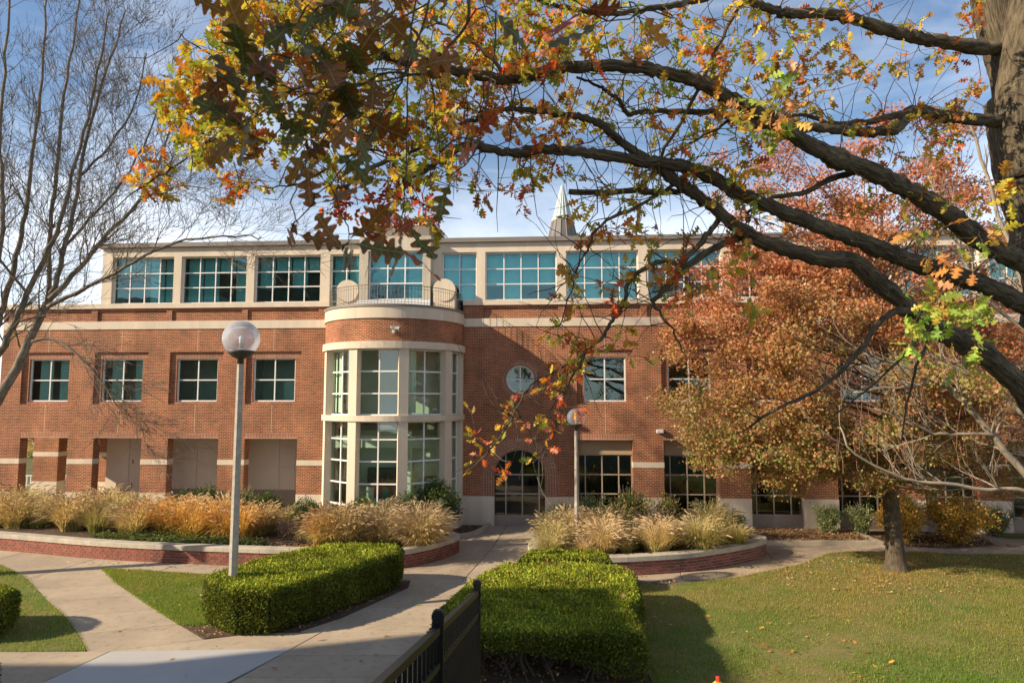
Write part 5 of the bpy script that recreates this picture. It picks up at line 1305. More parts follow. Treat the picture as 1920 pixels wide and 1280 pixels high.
# ================================================================== HEDGES AND BUSHES
def hedge(name, poly, h, label, n, cat='hedge', branches=0, skirt=0.06, tone=(0.235, 0.265, 0.030), group='clipped yew hedges'):
    c0 = np.mean(np.array(poly), 0); root = empty(name, (c0[0], c0[1], 0)); tag(root, label, cat, group)
    P = [(x - c0[0], y - c0[1]) for x, y in poly]; Pp = np.array(P)
    A = 0.5 * abs(sum(P[i][0] * P[(i + 1) % len(P)][1] - P[(i + 1) % len(P)][0] * P[i][1] for i in range(len(P))))
    per_ = sum(math.hypot(P[(i + 1) % len(P)][0] - P[i][0], P[(i + 1) % len(P)][1] - P[i][1]) for i in range(len(P)))
    nt_ = int(n * A / (A + per_ * h * 0.9)); ns = n - nt_
    x, y = scatter(P, nt_); ed = edge_dist(x, y, P)
    rnd_ = 0.16
    zt = h - np.where(ed < rnd_, rnd_ - np.sqrt(np.maximum(0, rnd_ ** 2 - (rnd_ - ed) ** 2)), 0) + 0.045 * wav(x * 3 + c0[0], y * 3, 1.0) + RNG.normal(size=nt_) * 0.026 + (RNG.uniform(0, 1, nt_) < 0.02) * rnd(0.02, 0.10, nt_)
    pos_t = np.stack([x, y, zt], 1); nr_t = np.tile((0, 0, 1.0), (nt_, 1))
    # sides
    seg = RNG.uniform(0, per_, ns); cum = [0.0]
    for i in range(len(P)): cum.append(cum[-1] + math.hypot(P[(i + 1) % len(P)][0] - P[i][0], P[(i + 1) % len(P)][1] - P[i][1]))
    idx = np.clip(np.searchsorted(cum, seg) - 1, 0, len(P) - 1); tt = (seg - np.array(cum)[idx]) / (np.array(cum)[idx + 1] - np.array(cum)[idx])
    a = Pp[idx]; b_ = Pp[(idx + 1) % len(P)]; q = a + (b_ - a) * tt[:, None]; e = unit(b_ - a)
    area = sum(P[i][0] * P[(i + 1) % len(P)][1] - P[(i + 1) % len(P)][0] * P[i][1] for i in range(len(P))); sg = 1 if area > 0 else -1
    nrm = np.stack([e[:, 1] * sg, -e[:, 0] * sg], 1)
    sk_ = (0.66 - 0.48 * np.clip((q[:, 0] + c0[0] - 0.5) / 1.5, 0, 1) + 0.07 * wav(q[:, 0] * 5, q[:, 1] * 5, 1.0)) if branches else skirt
    z = sk_ + (h - sk_) * RNG.uniform(0, 1, ns) ** 0.8
    inw = 0.10 * np.clip((0.35 - z) / 0.35, 0, 1) + np.where(z > h - 0.16, 0.16 - np.sqrt(np.maximum(0, 0.0256 - (z - h + 0.16) ** 2)), 0)
    bulge = 0.05 * wav(seg * 2.2, z * 3 + c0[1], 1.0) + RNG.normal(size=ns) * 0.03
    q = q + nrm * (bulge - inw)[:, None]
    pos_s = np.stack([q[:, 0], q[:, 1], z], 1); nr_s = np.stack([nrm[:, 0], nrm[:, 1], np.zeros(ns)], 1)
    pos = np.concatenate([pos_t, pos_s]); nr_ = np.concatenate([nr_t, nr_s]); k_ = len(pos)
    d = nr_ * 0.7 + RNG.normal(size=(k_, 3)) * 0.62 + np.array((0, 0, 0.15)); X, Y, Z = axes(d)
    cvar = 1 + 0.42 * wav(pos[:, 0] * 2, pos[:, 1] * 2 + pos[:, 2], 1.3)
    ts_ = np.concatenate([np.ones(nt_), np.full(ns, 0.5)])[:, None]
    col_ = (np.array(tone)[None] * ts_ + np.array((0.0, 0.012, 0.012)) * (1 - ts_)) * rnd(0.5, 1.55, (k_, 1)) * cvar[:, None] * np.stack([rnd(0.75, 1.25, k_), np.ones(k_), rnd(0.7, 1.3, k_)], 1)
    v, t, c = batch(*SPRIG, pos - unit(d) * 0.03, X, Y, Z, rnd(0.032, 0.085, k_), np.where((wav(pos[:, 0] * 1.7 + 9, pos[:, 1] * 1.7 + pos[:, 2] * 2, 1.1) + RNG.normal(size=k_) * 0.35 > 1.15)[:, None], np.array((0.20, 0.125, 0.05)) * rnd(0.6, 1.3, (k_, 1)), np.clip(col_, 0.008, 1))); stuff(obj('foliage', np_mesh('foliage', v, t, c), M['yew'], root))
    if branches:
        xu, yu = scatter(P, 14000); pu = np.stack([xu, yu, rnd(0.58, 0.9, 14000)], 1); X, Y, Z = axes(RNG.normal(size=(14000, 3)))
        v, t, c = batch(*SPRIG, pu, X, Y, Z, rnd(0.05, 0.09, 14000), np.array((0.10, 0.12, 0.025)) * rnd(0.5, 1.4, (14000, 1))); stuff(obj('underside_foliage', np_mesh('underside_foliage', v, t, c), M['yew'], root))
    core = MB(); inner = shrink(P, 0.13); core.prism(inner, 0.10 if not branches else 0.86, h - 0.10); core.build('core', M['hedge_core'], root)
    if branches:
        rg = random.Random(3); m = MB()
        for i in range(branches):
            x0 = rg.uniform(Pp[:, 0].min() + 0.3, Pp[:, 0].max() - 1.3); y0 = rg.uniform(Pp[:, 1].min() + 0.25, Pp[:, 1].min() + 2.6)
            grow(m, Vector((x0, y0, -0.02)), Vector((rg.uniform(-.7, .7), rg.uniform(-.6, .5), 0.9)), rg.uniform(0.55, 0.85), rg.uniform(0.014, 0.03), 2, rg, 0.1, 0.004, 0.7, (2, 4))
        m.build('stems', M['bark_red'], root)
    return root
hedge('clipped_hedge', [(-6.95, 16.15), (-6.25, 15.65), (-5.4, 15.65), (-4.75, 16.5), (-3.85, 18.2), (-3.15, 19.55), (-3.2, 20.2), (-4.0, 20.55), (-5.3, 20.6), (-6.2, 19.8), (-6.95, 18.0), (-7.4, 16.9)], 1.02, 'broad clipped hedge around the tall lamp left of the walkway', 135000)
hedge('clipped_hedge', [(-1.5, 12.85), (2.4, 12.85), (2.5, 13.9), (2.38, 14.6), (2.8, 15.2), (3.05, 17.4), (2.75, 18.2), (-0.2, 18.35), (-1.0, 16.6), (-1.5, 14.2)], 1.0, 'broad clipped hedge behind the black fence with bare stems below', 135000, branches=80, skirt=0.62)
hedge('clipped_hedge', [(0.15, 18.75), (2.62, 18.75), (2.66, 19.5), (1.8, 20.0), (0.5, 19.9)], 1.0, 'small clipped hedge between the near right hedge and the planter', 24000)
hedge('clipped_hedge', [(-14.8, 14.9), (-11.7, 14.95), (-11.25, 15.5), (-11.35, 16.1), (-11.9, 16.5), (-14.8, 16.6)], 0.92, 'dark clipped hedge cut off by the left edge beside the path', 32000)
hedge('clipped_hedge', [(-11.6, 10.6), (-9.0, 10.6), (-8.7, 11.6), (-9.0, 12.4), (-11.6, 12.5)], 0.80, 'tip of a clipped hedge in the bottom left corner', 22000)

def shrub_mesh(kind, seed):
    rg = np.random.default_rng(seed); m = MB(); rr = random.Random(seed)
    kinds = {'dark': (9000, 0.06, [(0.055, 0.095, 0.022), (0.085, 0.135, 0.03), (0.04, 0.07, 0.02), (0.13, 0.17, 0.035)], 1.0), 'airy': (2600, 0.07, [(0.20, 0.25, 0.10), (0.15, 0.21, 0.07), (0.26, 0.29, 0.13)], 0.8), 'gold': (8500, 0.06, [(0.52, 0.32, 0.05), (0.42, 0.32, 0.06), (0.26, 0.25, 0.05), (0.56, 0.24, 0.07), (0.60, 0.40, 0.08)], 1.0), 'dry': (2200, 0.05, [(0.40, 0.32, 0.22), (0.32, 0.25, 0.17), (0.22, 0.2, 0.1)], 0.9), 'mauve': (2600, 0.05, [(0.22, 0.15, 0.13), (0.30, 0.2, 0.16), (0.17, 0.13, 0.10)], 0.8), 'wild': (4200, 0.06, [(0.16, 0.19, 0.045), (0.23, 0.24, 0.06), (0.12, 0.14, 0.04), (0.34, 0.24, 0.06)], 0.9)}
    n, sz, cols, fill = kinds[kind]
    stems = []; 
    for i in range(26):
        a = rr.uniform(0, 2 * PI); sp_ = rr.uniform(0.1, 0.75); P = [Vector((rr.uniform(-.1, .1), rr.uniform(-.1, .1), -0.03))]; d = Vector((math.cos(a) * sp_, math.sin(a) * sp_, 1)).normalized(); ln_ = rr.uniform(0.7, 1.0)
        for k_ in range(4): d = (d + Vector((rr.gauss(0, .12), rr.gauss(0, .12), 0.03))).normalized(); P.append(P[-1] + d * ln_ / 4)
        m.tube([tuple(p) for p in P], [0.016, 0.013, 0.010, 0.007, 0.004], 4, False); stems.append(P)
    nclump = 60; cc = []
    for i in range(nclump):
        P = stems[i % 26]; t = rr.uniform(0.35, 1.0); q = P[min(4, int(t * 4))]; cc.append((q.x + rr.gauss(0, .07), q.y + rr.gauss(0, .07), max(0.08, q.z + rr.gauss(0, .05))))
    if fill == 1.0:
        for i in range(60):
            a = rr.uniform(0, 2 * PI); b_ = math.acos(rr.uniform(-0.2, 1)); r_ = rr.uniform(0.36, 0.52); cc.append((r_ * math.sin(b_) * math.cos(a) * 1.15, r_ * math.sin(b_) * math.sin(a) * 1.15, 0.48 + r_ * math.cos(b_) * 0.95))
    cc = np.array(cc); p = cc[rg.integers(0, len(cc), n)] + rg.normal(size=(n, 3)) * (0.075 if fill < 1 else 0.085)
    p[:, 2] = np.maximum(p[:, 2], 0.02)
    d = rg.normal(size=(n, 3)) + (p - np.array((0, 0, 0.35))) * 1.6 + np.array((0, 0, 0.5)); X, Y, Z = axes(d)
    cl = np.array(cols)[rg.integers(0, len(cols), n)] * rg.uniform(0.65, 1.3, (n, 1))
    v, t, c = batch(*SMALL, p, X, Y, Z, rg.uniform(sz * 0.7, sz * 1.35, n), cl)
    sm_ = m.mesh('stems'); sm_.materials.append(M['bark_bare']); lm_ = np_mesh('foliage', v, t, c); lm_.materials.append(M['leaf_small'])
    return sm_, lm_
SH = {}
def shrub(kind, x, y, z, w, h, label, group, seed=1):
    if (kind, seed) not in SH: SH[(kind, seed)] = shrub_mesh(kind, seed * 13 + len(kind))
    s_, l_ = SH[(kind, seed)]; o = empty('shrub', (x, y, z), random.uniform(0, 6.28)); o.scale = (w, w, h); tag(o, label, 'shrub', group)
    obj('stems', s_, None, o); stuff(obj('foliage', l_, None, o))
G1 = 'evergreen shrubs along the facade'; G2 = 'airy grey green shrubs'; G3 = 'autumn coloured shrubs'
shrub('dark', -2.95, 27.3, 0.06, 1.5, 1.9, 'rounded dark green shrub at the foot of the bay beside the kerb', G1, 1)
shrub('dark', -4.0, 26.4, 0.05, 1.2, 1.6, 'dark green shrub in front of the right edge of the bay', G1, 2)
shrub('dark', -5.6, 25.8, 0.3, 1.05, 1.25, 'low dark shrub under the middle bay windows', G1, 1)
shrub('dark', -7.7, 25.9, 0.3, 1.0, 1.25, 'low dark shrub under the left bay windows', G1, 2)
shrub('dark', -9.4, 26.6, 0.35, 1.0, 1.3, 'dark shrub left of the bay windows', G1, 1)
shrub('airy', -10.4, 27.0, 0.35, 1.1, 1.9, 'tall light green shrub against the pier left of the bay', G2, 1)
shrub('dark', -11.9, 27.2, 0.3, 1.25, 1.5, 'dense dark shrub in front of the last arcade opening', G1, 2)
shrub('dark', -12.9, 27.3, 0.3, 1.0, 1.3, 'dark shrub beside the shaded panelled arcade wall', G1, 1)
shrub('airy', 1.75, 26.0, 0.25, 1.1, 1.5, 'light green shrub beside the shorter lamp pole', G2, 1)
shrub('airy', 3.0, 26.2, 0.25, 1.1, 1.8, 'light green shrub right of the shorter lamp pole', G2, 2)
shrub('wild', 4.3, 25.2, 0.3, 1.6, 2.1, 'tall loose olive shrub in front of the first right pier', G2, 1)
shrub('wild', 5.6, 25.0, 0.3, 1.4, 1.8, 'loose olive shrub below the hanging red branches', G2, 2)
shrub('dry', 5.0, 24.3, 0.35, 1.4, 1.45, 'dry pale seed headed plant among the right grasses', G3, 1)
shrub('wild', 3.5, 24.7, 0.35, 1.2, 1.5, 'olive green shrub behind the right grasses', G2, 1)
shrub('airy', 6.9, 25.2, 0.3, 0.8, 1.5, 'small light green shrub in front of the dark window', G2, 2)
shrub('airy', 8.3, 26.2, 0.1, 1.05, 1.25, 'thin light green shrub before the sunlit pale pier', G2, 1)
shrub('airy', 12.35, 27.2, 0.08, 1.05, 1.35, 'airy shrub standing left of a pale pier base', G2, 2)
shrub('airy', 13.6, 27.0, 0.08, 1.15, 1.4, 'airy shrub casting its shadow on a pale pier base', G2, 1)
shrub('airy', 15.0, 27.2, 0.06, 0.9, 1.15, 'green shrub half hidden by the tree trunk', G2, 2)
shrub('dark', 15.6, 27.5, 0.05, 0.9, 1.3, 'dark green shrub behind the golden rounded shrub', G1, 1)
shrub('gold', 14.4, 25.7, 0.05, 1.35, 1.5, 'golden rounded shrub left of the red tree trunk', G3, 1)
shrub('gold', 16.4, 25.6, 0.05, 1.85, 1.6, 'large golden rounded shrub right of the red tree trunk', G3, 2)
shrub('gold', 20.0, 26.0, 0.05, 1.3, 1.5, 'golden orange shrub cut off by the right edge', G3, 1)
shrub('airy', 18.7, 27.0, 0.05, 1.15, 1.35, 'grey green shrub before the rightmost pale pier', G2, 1)
shrub('mauve', -7.7, 24.0, 0.44, 0.75, 1.0, 'purplish dry shrub in the left planter behind the lamp', G3, 1)
shrub('mauve', -16.6, 27.6, 0.3, 0.7, 1.2, 'wispy purplish shrub before the arcade opening', G3, 1)
shrub('dry', -7.0, 23.4, 0.44, 0.75, 0.7, 'dry pale low plant beside the orange grass clump', G3, 1)

# ground cover and leaf litter in the beds (uncountable)
def cover(name, poly, n, z, size, cols, label, mat='leaf_small', tmpl=SMALL, spread=0.05, cat='ground cover'):
    x, y = scatter(poly, n); p = np.stack([x, y, z + np.abs(RNG.normal(size=n)) * spread], 1)
    d = RNG.normal(size=(n, 3)) * np.array((1, 1, 0.25)); X, Y, Z = axes(d, unit(RNG.normal(size=(n, 3)) * 0.35 + np.array((0, 0, 1.0))))
    c = np.array(cols)[RNG.integers(0, len(cols), n)] * rnd(0.65, 1.3, (n, 1)); v, t, c = batch(*tmpl, p, X, Y, Z, rnd(size * 0.7, size * 1.3, n), c)
    o = stuff(obj(name, np_mesh(name, v, t, c), M[mat])); tag(o, label, cat); return o
cover('ground_cover', [(-14.6, 23.75), (-12.0, 23.1), (-9.9, 22.75), (-8.2, 22.55), (-8.0, 23.1), (-9.6, 23.7), (-12.2, 24.3), (-14.4, 24.5)], 7000, 0.5, 0.10, [(0.09, 0.15, 0.04), (0.13, 0.2, 0.05), (0.07, 0.11, 0.03), (0.2, 0.2, 0.06)], 'low green ivy in the left planter behind the stone cap', spread=0.10)
LIT = [(0.42, 0.28, 0.14), (0.33, 0.2, 0.10), (0.5, 0.36, 0.2), (0.28, 0.14, 0.07), (0.45, 0.24, 0.10)]
cover('leaf_litter', [(-9.5, 22.7), (-6.2, 22.2), (-6.0, 23.2), (-9.2, 23.6)], 1500, 0.47, 0.09, LIT, 'dry fallen leaves in the left planter behind the lamp', 'dead_leaf', spread=0.015, cat='leaf litter')
cover('leaf_litter', litter_r, 4200, 0.10, 0.10, LIT, 'thick carpet of dry leaves along the right facade', 'dead_leaf', spread=0.02, cat='leaf litter')
cover('leaf_litter', [(13.7, 24.9), (18.1, 24.8), (18.0, 27.4), (13.8, 27.6)], 1500, 0.065, 0.09, LIT, 'fallen leaves around the golden shrubs', 'dead_leaf', spread=0.015, cat='leaf litter')
cover('leaf_litter', mulch_l[:2] + [g(460, 1186), g(384, 1197), g(337, 1172)], 160, 0.03, 0.07, LIT, 'dry leaves on the bare soil at the corner of the left hedge', 'dead_leaf', spread=0.01, cat='leaf litter')
cover('leaf_litter', [(-1.2, 11), (2.6, 11), (2.6, 17), (-0.9, 17)], 900, 0.035, 0.09, LIT, 'dry leaves under the right hedge', 'dead_leaf', spread=0.01, cat='leaf litter')
cover('leaf_litter', [g(*q_) for q_ in ((1420, 1085), (1560, 1042), (1920, 1046), (1990, 1110), (1700, 1120), (1520, 1112))], 1500, 0.05, 0.085, LIT, 'drift of fallen leaves on the lawn around the red tree', 'dead_leaf', spread=0.015, cat='leaf litter')
for (q_, lb_) in (([(-3.3, 19.6), (-4.5, 17.2), (-5.3, 15.8), (-5.0, 15.7), (-4.2, 17.0), (-3.0, 19.4)], 'dry leaves gathered along the foot of the left hedge'), ([(0.3, 21.2), (0.2, 20.6), (3.0, 20.6), (4.2, 20.75), (4.0, 20.95), (1.5, 20.8)], 'dry leaves gathered along the foot of the right planter wall'), ([g(150, 1060), g(300, 1066), g(420, 1070), g(420, 1062), g(300, 1056), g(150, 1050)], 'dry leaves gathered along the foot of the left planter wall'), ([g(1215, 1096), g(1400, 1078), g(1530, 1044), g(1500, 1042), g(1390, 1070), g(1215, 1090)], 'dry leaves along the lawn edge of the curved path')):
    cover('leaf_litter', q_, 110, 0.022, 0.075, LIT, lb_, 'dead_leaf', spread=0.008, cat='leaf litter')
cover('leaf_litter', bay_bed, 300, 0.085, 0.08, LIT, 'scattered leaves on the mulch beside the bay', 'dead_leaf', spread=0.01, cat='leaf litter')

# ================================================================== FOUNTAIN GRASS
def grass_mesh(kind, seed):
    rg = np.random.default_rng(seed); n = 760; seg = 5
    pal = {'tan': ((0.44, 0.42, 0.15), (0.86, 0.66, 0.40)), 'olive': ((0.30, 0.33, 0.09), (0.62, 0.52, 0.24)), 'orange': ((0.56, 0.46, 0.10), (0.92, 0.58, 0.22))}[kind]
    az = rg.uniform(0, 2 * PI, n); ln_ = rg.uniform(0.65, 1.15, n); lean = rg.uniform(0.05, 1.0, n); br = np.sqrt(rg.uniform(0, 1, n)) * 0.24
    bx = br * np.cos(az + rg.normal(size=n)); by = br * np.sin(az + rg.normal(size=n))
    hd = np.stack([np.cos(az), np.sin(az)], 1); sd_ = np.stack([-np.sin(az), np.cos(az)], 1)
    Vs = []; Cs = []; wv = rg.uniform(0.009, 0.016, n)
    p = np.stack([bx, by, np.full(n, -0.02)], 1); ang = lean * 0.45
    mixr = rg.uniform(0.0, 1.0, n)
    for i in range(seg + 1):
        t = i / seg; w = wv * (1 - 0.8 * t)
        off_ = np.stack([sd_[:, 0] * w, sd_[:, 1] * w, np.zeros(n)], 1); Vs += [p - off_, p + off_]
        ct = np.clip(t * 0.9 + (mixr - 0.5) * 0.7, 0, 1)[:, None]; c = np.array(pal[0]) * (1 - ct) + np.array(pal[1]) * ct; Cs += [c, c]
        st_ = ln_ / seg; p = p + np.stack([hd[:, 0] * np.sin(ang) * st_, hd[:, 1] * np.sin(ang) * st_, np.cos(ang) * st_], 1); ang = ang + (0.16 + 0.62 * lean) * (0.5 + t) * 0.55
    V = np.stack(Vs, 1); C = np.stack(Cs, 1); k_ = 2 * (seg + 1)
    T = []
    for i in range(seg): T += [(2 * i, 2 * i + 1, 2 * i + 3), (2 * i, 2 * i + 3, 2 * i + 2)]
    T = np.array(T)[None] + (np.arange(n) * k_)[:, None, None]
    lm_ = np_mesh('blades', V.reshape(-1, 3), T.reshape(-1, 3), C.reshape(-1, 3) * rg.uniform(0.8, 1.2, (n * k_, 1))); lm_.materials.append(M['grass'])
    # plumes
    q = MB(); cols = []; rr = random.Random(seed)
    for i in range({'tan': 120, 'olive': 75, 'orange': 95}[kind]):
        a = rr.uniform(0, 2 * PI); le = rr.uniform(0.05, 0.75); L0 = rr.uniform(0.85, 1.18); P = [Vector((rr.uniform(-.1, .1), rr.uniform(-.1, .1), 0))]; an = le * 0.4
        for j in range(6): P.append(P[-1] + Vector((math.cos(a) * math.sin(an), math.sin(a) * math.sin(an), math.cos(an))) * L0 / 6); an += 0.07 + le * 0.20
        q.tube([tuple(p) for p in P], 0.0028, 3, False)
        d = (P[-1] - P[-2]).normalized(); e = P[-1]; hl = rr.uniform(0.10, 0.17); cur = Vector((math.cos(a), math.sin(a), -0.9)) * 0.02
        q.tube([tuple(e), tuple(e + d * hl * 0.25), tuple(e + d * hl * 0.6 + cur), tuple(e + d * hl + cur * 2.4)], [0.007, 0.018, 0.016, 0.003], 5, True)
    me = q.mesh('plumes'); base = {'tan': (0.60, 0.46, 0.27), 'olive': (0.52, 0.42, 0.23), 'orange': (0.66, 0.44, 0.21)}[kind]
    c = np.ones((len(me.vertices), 4), np.float32); c[:, :3] = np.array(base) * rg.uniform(0.8, 1.15, (len(me.vertices), 1)); at_ = me.color_attributes.new('col', 'FLOAT_COLOR', 'POINT'); at_.data.foreach_set('color', c.ravel()); me.materials.append(M['plume'])
    return lm_, me
GR = {(k_, s): grass_mesh(k_, 31 + s * 7 + len(k_)) for k_ in ('tan', 'olive', 'orange') for s in (0, 1)}
def clump(kind, x, y, z, sc, label, group):
    o = empty('fountain_grass', (x, y, z), random.uniform(0, 6.28)); o.scale = (sc * random.uniform(0.95, 1.3), sc * random.uniform(0.95, 1.3), sc); o.rotation_euler = (random.gauss(0, 0.10), random.gauss(0, 0.10), random.uniform(0, 6.28)); tag(o, label, 'ornamental grass', group)
    a, b_ = GR[(kind, random.randint(0, 1))]; stuff(obj('blades', a, None, o)); stuff(obj('plumes', b_, None, o))
random.seed(21)
TL = 'tan plumed fountain grass clump at the far left of the planter'; GL = 'tan grass clumps at the left end of the planter'
for i in range(27):
    x = -20.5 + (i % 9) * 0.86 + random.uniform(-.25, .25); row = i // 9; y0 = 24.6 + (-13.4 - x) * 0.30 if x < -13.4 else 24.3
    if i in (4, 7, 13, 20): continue
    clump('tan' if i % 3 else 'olive', x, y0 + 0.35 + row * 0.95 + random.uniform(-.2, .2), 0.44, random.choice((0.6, 0.8, 1.0, 1.1, 1.25)), TL, GL)
for (x, y, kd, sc, lb) in [(-12.1, 25.0, 'orange', 1.25, 'glowing orange grass clump left of the tall lamp pole'), (-13.0, 25.3, 'orange', 1.15, 'orange grass clump nearest the concrete block'), (-11.2, 24.6, 'orange', 1.25, 'bright orange grass clump just behind the ivy'), (-10.2, 24.5, 'orange', 1.25, 'orange and olive grass clump touching the tall lamp pole'),
                            (-9.4, 24.3, 'orange', 1.1, 'orange grass clump right of the tall lamp pole'), (-12.5, 26.2, 'tan', 1.15, 'pale grass clump behind the orange ones'), (-10.9, 26.0, 'tan', 1.15, 'pale grass clump before the third pier'), (-9.0, 25.2, 'tan', 1.05, 'pale grass clump in front of the dark arcade shrubs'), (-8.2, 25.3, 'olive', 0.9, 'olive grass clump beside the purplish shrub'),
                            (-6.2, 23.1, 'orange', 1.2, 'orange grass clump directly above the left hedge'), (-5.4, 23.0, 'tan', 1.15, 'tan grass clump next to the orange one above the hedge')]:
    clump(kd, x, y, 0.44, sc, lb, 'grass clumps in the left planter')
for i in range(21):
    x = -5.9 + (i % 7) * 0.55 + random.uniform(-.15, .15); y = 23.0 + (i // 7) * 0.8 + random.uniform(-.15, .15)
    if x > -2.7: x = -2.9
    clump('tan' if i % 4 else 'olive', x, y, 0.44, random.choice((0.6, 0.85, 1.0, 1.15)), 'tan plumed grass clump at the rounded right end of the left planter', 'grass clumps at the rounded end of the left planter')
for i in range(36):
    row = i // 9; x = 1.35 + (i % 9) * 0.78 + random.uniform(-.2, .2); y = 21.6 + row * 0.85 + max(0, x - 4) * 0.42 + random.uniform(-.2, .2)
    if x > 7.6: x = 7.4
    if i in (5, 15, 17, 24, 31, 33): continue
    clump('olive' if i % 3 == 0 or x > 6 else 'tan', x, y, 0.44, random.choice((0.5, 0.7, 0.9, 1.05)), 'tan and olive plumed grass clump in the right planter', 'grass clumps in the right planter')

# ================================================================== LAWN BLADES AND FALLEN LEAVES
def blades(name, poly, n, z, label, dry):
    x, y = scatter(poly, n); px_, py_, _ = proj(np.stack([x, y, np.zeros(n)], 1)); kp = (px_ > -40) & (px_ < 1960) & (py_ < 1310); x = x[kp]; y = y[kp]; n = len(x)
    P_ = np.array(poly); ne = n // 12; ei = RNG.integers(0, len(P_), ne); et = rnd(0, 1, (ne, 1)); ep = P_[ei] + (P_[(ei + 1) % len(P_)] - P_[ei]) * et + RNG.normal(size=(ne, 2)) * 0.035
    ex_, ey_, _ = proj(np.stack([ep[:, 0], ep[:, 1], np.zeros(ne)], 1)); ok_ = (ex_ > -40) & (ex_ < 1960) & (ey_ < 1310); x = np.concatenate([x, ep[ok_, 0]]); y = np.concatenate([y, ep[ok_, 1]]); n = len(x)
    wn = RNG.uniform(0, 1, n) > 0.85 * np.clip(wav(x * 1.3 + 2, y * 1.3, 0.9) * 1.2 - 0.25 + np.clip(y - 18, 0, 4) * 0.12, 0, 1); x = x[wn]; y = y[wn]; n = len(x)
    az = rnd(0, 2 * PI, n); h = rnd(0.025, 0.065, n) * (1 + 0.45 * wav(x * 2, y * 2 + 4, 1.2)); w = rnd(0.004, 0.008, n); le = rnd(0.0, 0.035, n)
    b0 = np.stack([x - np.cos(az) * w, y - np.sin(az) * w, np.full(n, z - 0.004)], 1); b1 = np.stack([x + np.cos(az) * w, y + np.sin(az) * w, np.full(n, z - 0.004)], 1)
    tp_ = np.stack([x - np.sin(az) * le, y + np.cos(az) * le, z + h], 1); V = np.stack([b0, b1, tp_], 1)
    f = np.clip(dry(x, y) + RNG.normal(size=n) * 0.22, 0, 1)[:, None]; c = np.array((0.165, 0.29, 0.038)) * (1 - f) + np.array((0.47, 0.35, 0.125)) * f; c = c * rnd(0.6, 1.35, (n, 1))
    o = stuff(obj(name, np_mesh(name, V.reshape(-1, 3), np.arange(3 * n).reshape(-1, 3), np.repeat(c, 3, 0)), M['grass'])); tag(o, label, 'grass')
lawn_v = [p for p in lawn_r[:11]] + [(18, 20.6), (18, 11.8), (2.7, 11.8), (2.75, 14)]
blades('lawn_grass', lawn_v, 190000, 0.035, 'short patchy grass of the right lawn', lambda x, y: 0.12 + 0.08 * np.clip(y - 13.5, 0, 6) + 0.42 * wav(x, y, 0.8))
blades('lawn_grass', lawn_l, 42000, 0.032, 'grass of the small triangular lawn beside the left path', lambda x, y: 0.22 + 0.2 * wav(x, y, 1.5))
blades('lawn_grass', lawn_e, 52000, 0.030, 'grass along the left edge of the path', lambda x, y: 0.25 + 0.2 * wav(x, y, 1.3))

flc = {}
def fallen(x, y, z, pal, label, group, size):
    k_ = (random.randint(0, 7), pal, random.randint(0, 2))
    if k_ not in flc:
        tv, tt = OAK[k_[0]]; c = pick(pal, 1) * (0.85 + 0.3 * rnd(0, 1, (len(tv), 1))); me = np_mesh('fallen_leaf', tv * np.array((1, 1, 0.5)), tt, c, True); me.materials.append(M['dead_leaf']); flc[k_] = me
    o = bpy.data.objects.new('fallen_leaf', flc[k_]); COL.objects.link(o)
    o.location = (x, y, z + 0.02); o.rotation_euler = (random.gauss(0, .3), random.gauss(0, .3), random.uniform(0, 6.28)); o.scale = (size,) * 3; tag(o, label, 'leaf', group)
random.seed(4)
for i in range(150):
    x, y = scatter(lawn_v, 1); x = float(x[0]); y = float(y[0])
    if i < 60: x = random.uniform(2.9, 7.5); y = random.uniform(12.6, 17)
    a, b_, _ = proj((x, y, 0))
    if not (1180 < a < 1915 and b_ < 1276): continue
    fallen(x, y, 0.045, random.choice(['peach', 'rust', 'bronze', 'peach']), 'fallen brown oak leaf lying on the right lawn', 'fallen leaves on the right lawn', random.uniform(0.09, 0.15))
for i in range(46):
    x, y = scatter(lawn_l, 1); fallen(float(x[0]), float(y[0]), 0.045, random.choice(['peach', 'peach', 'bronze']), 'pale fallen leaf on the small triangular lawn', 'fallen leaves on the triangular lawn', random.uniform(0.08, 0.13))
for (a, b_) in [(985, 1075), (1030, 1095), (1140, 1090), (960, 1095), (1080, 1110), (935, 1132), (1050, 1140), (1170, 1125), (1110, 1155), (1000, 1160), (870, 1110), (1120, 1100), (1150, 1165)]:
    x, y = g(a, b_, 1.02); fallen(x, y, 1.03, random.choice(['peach', 'rust', 'peach']), 'fallen oak leaf caught on top of the right hedge', 'fallen leaves on the right hedge', random.uniform(0.10, 0.16))
for (a, b_) in [(700, 1035), (540, 1080), (620, 1045)]:
    x, y = g(a, b_, 1.04); fallen(x, y, 1.04, 'bronze', 'fallen leaf caught on top of the left hedge', 'fallen leaves on the left hedge', 0.12)
for (a, b_) in [(220, 1187), (405, 1214), (325, 1235), (345, 1272), (520, 1255), (675, 1242), (727, 1193), (590, 1203), (735, 1099), (775, 1085), (820, 1090), (812, 1098), (770, 1128), (790, 1135), (746, 1142), (787, 1151), (700, 1230), (760, 1235), (845, 1072), (130, 1055), (185, 1048)]:
    x, y = g(a, b_); fallen(x, y, 0.022, random.choice(['rust', 'bronze', 'peach']), 'single dead leaf lying on the concrete paving', 'dead leaves on the paving', random.uniform(0.08, 0.14))

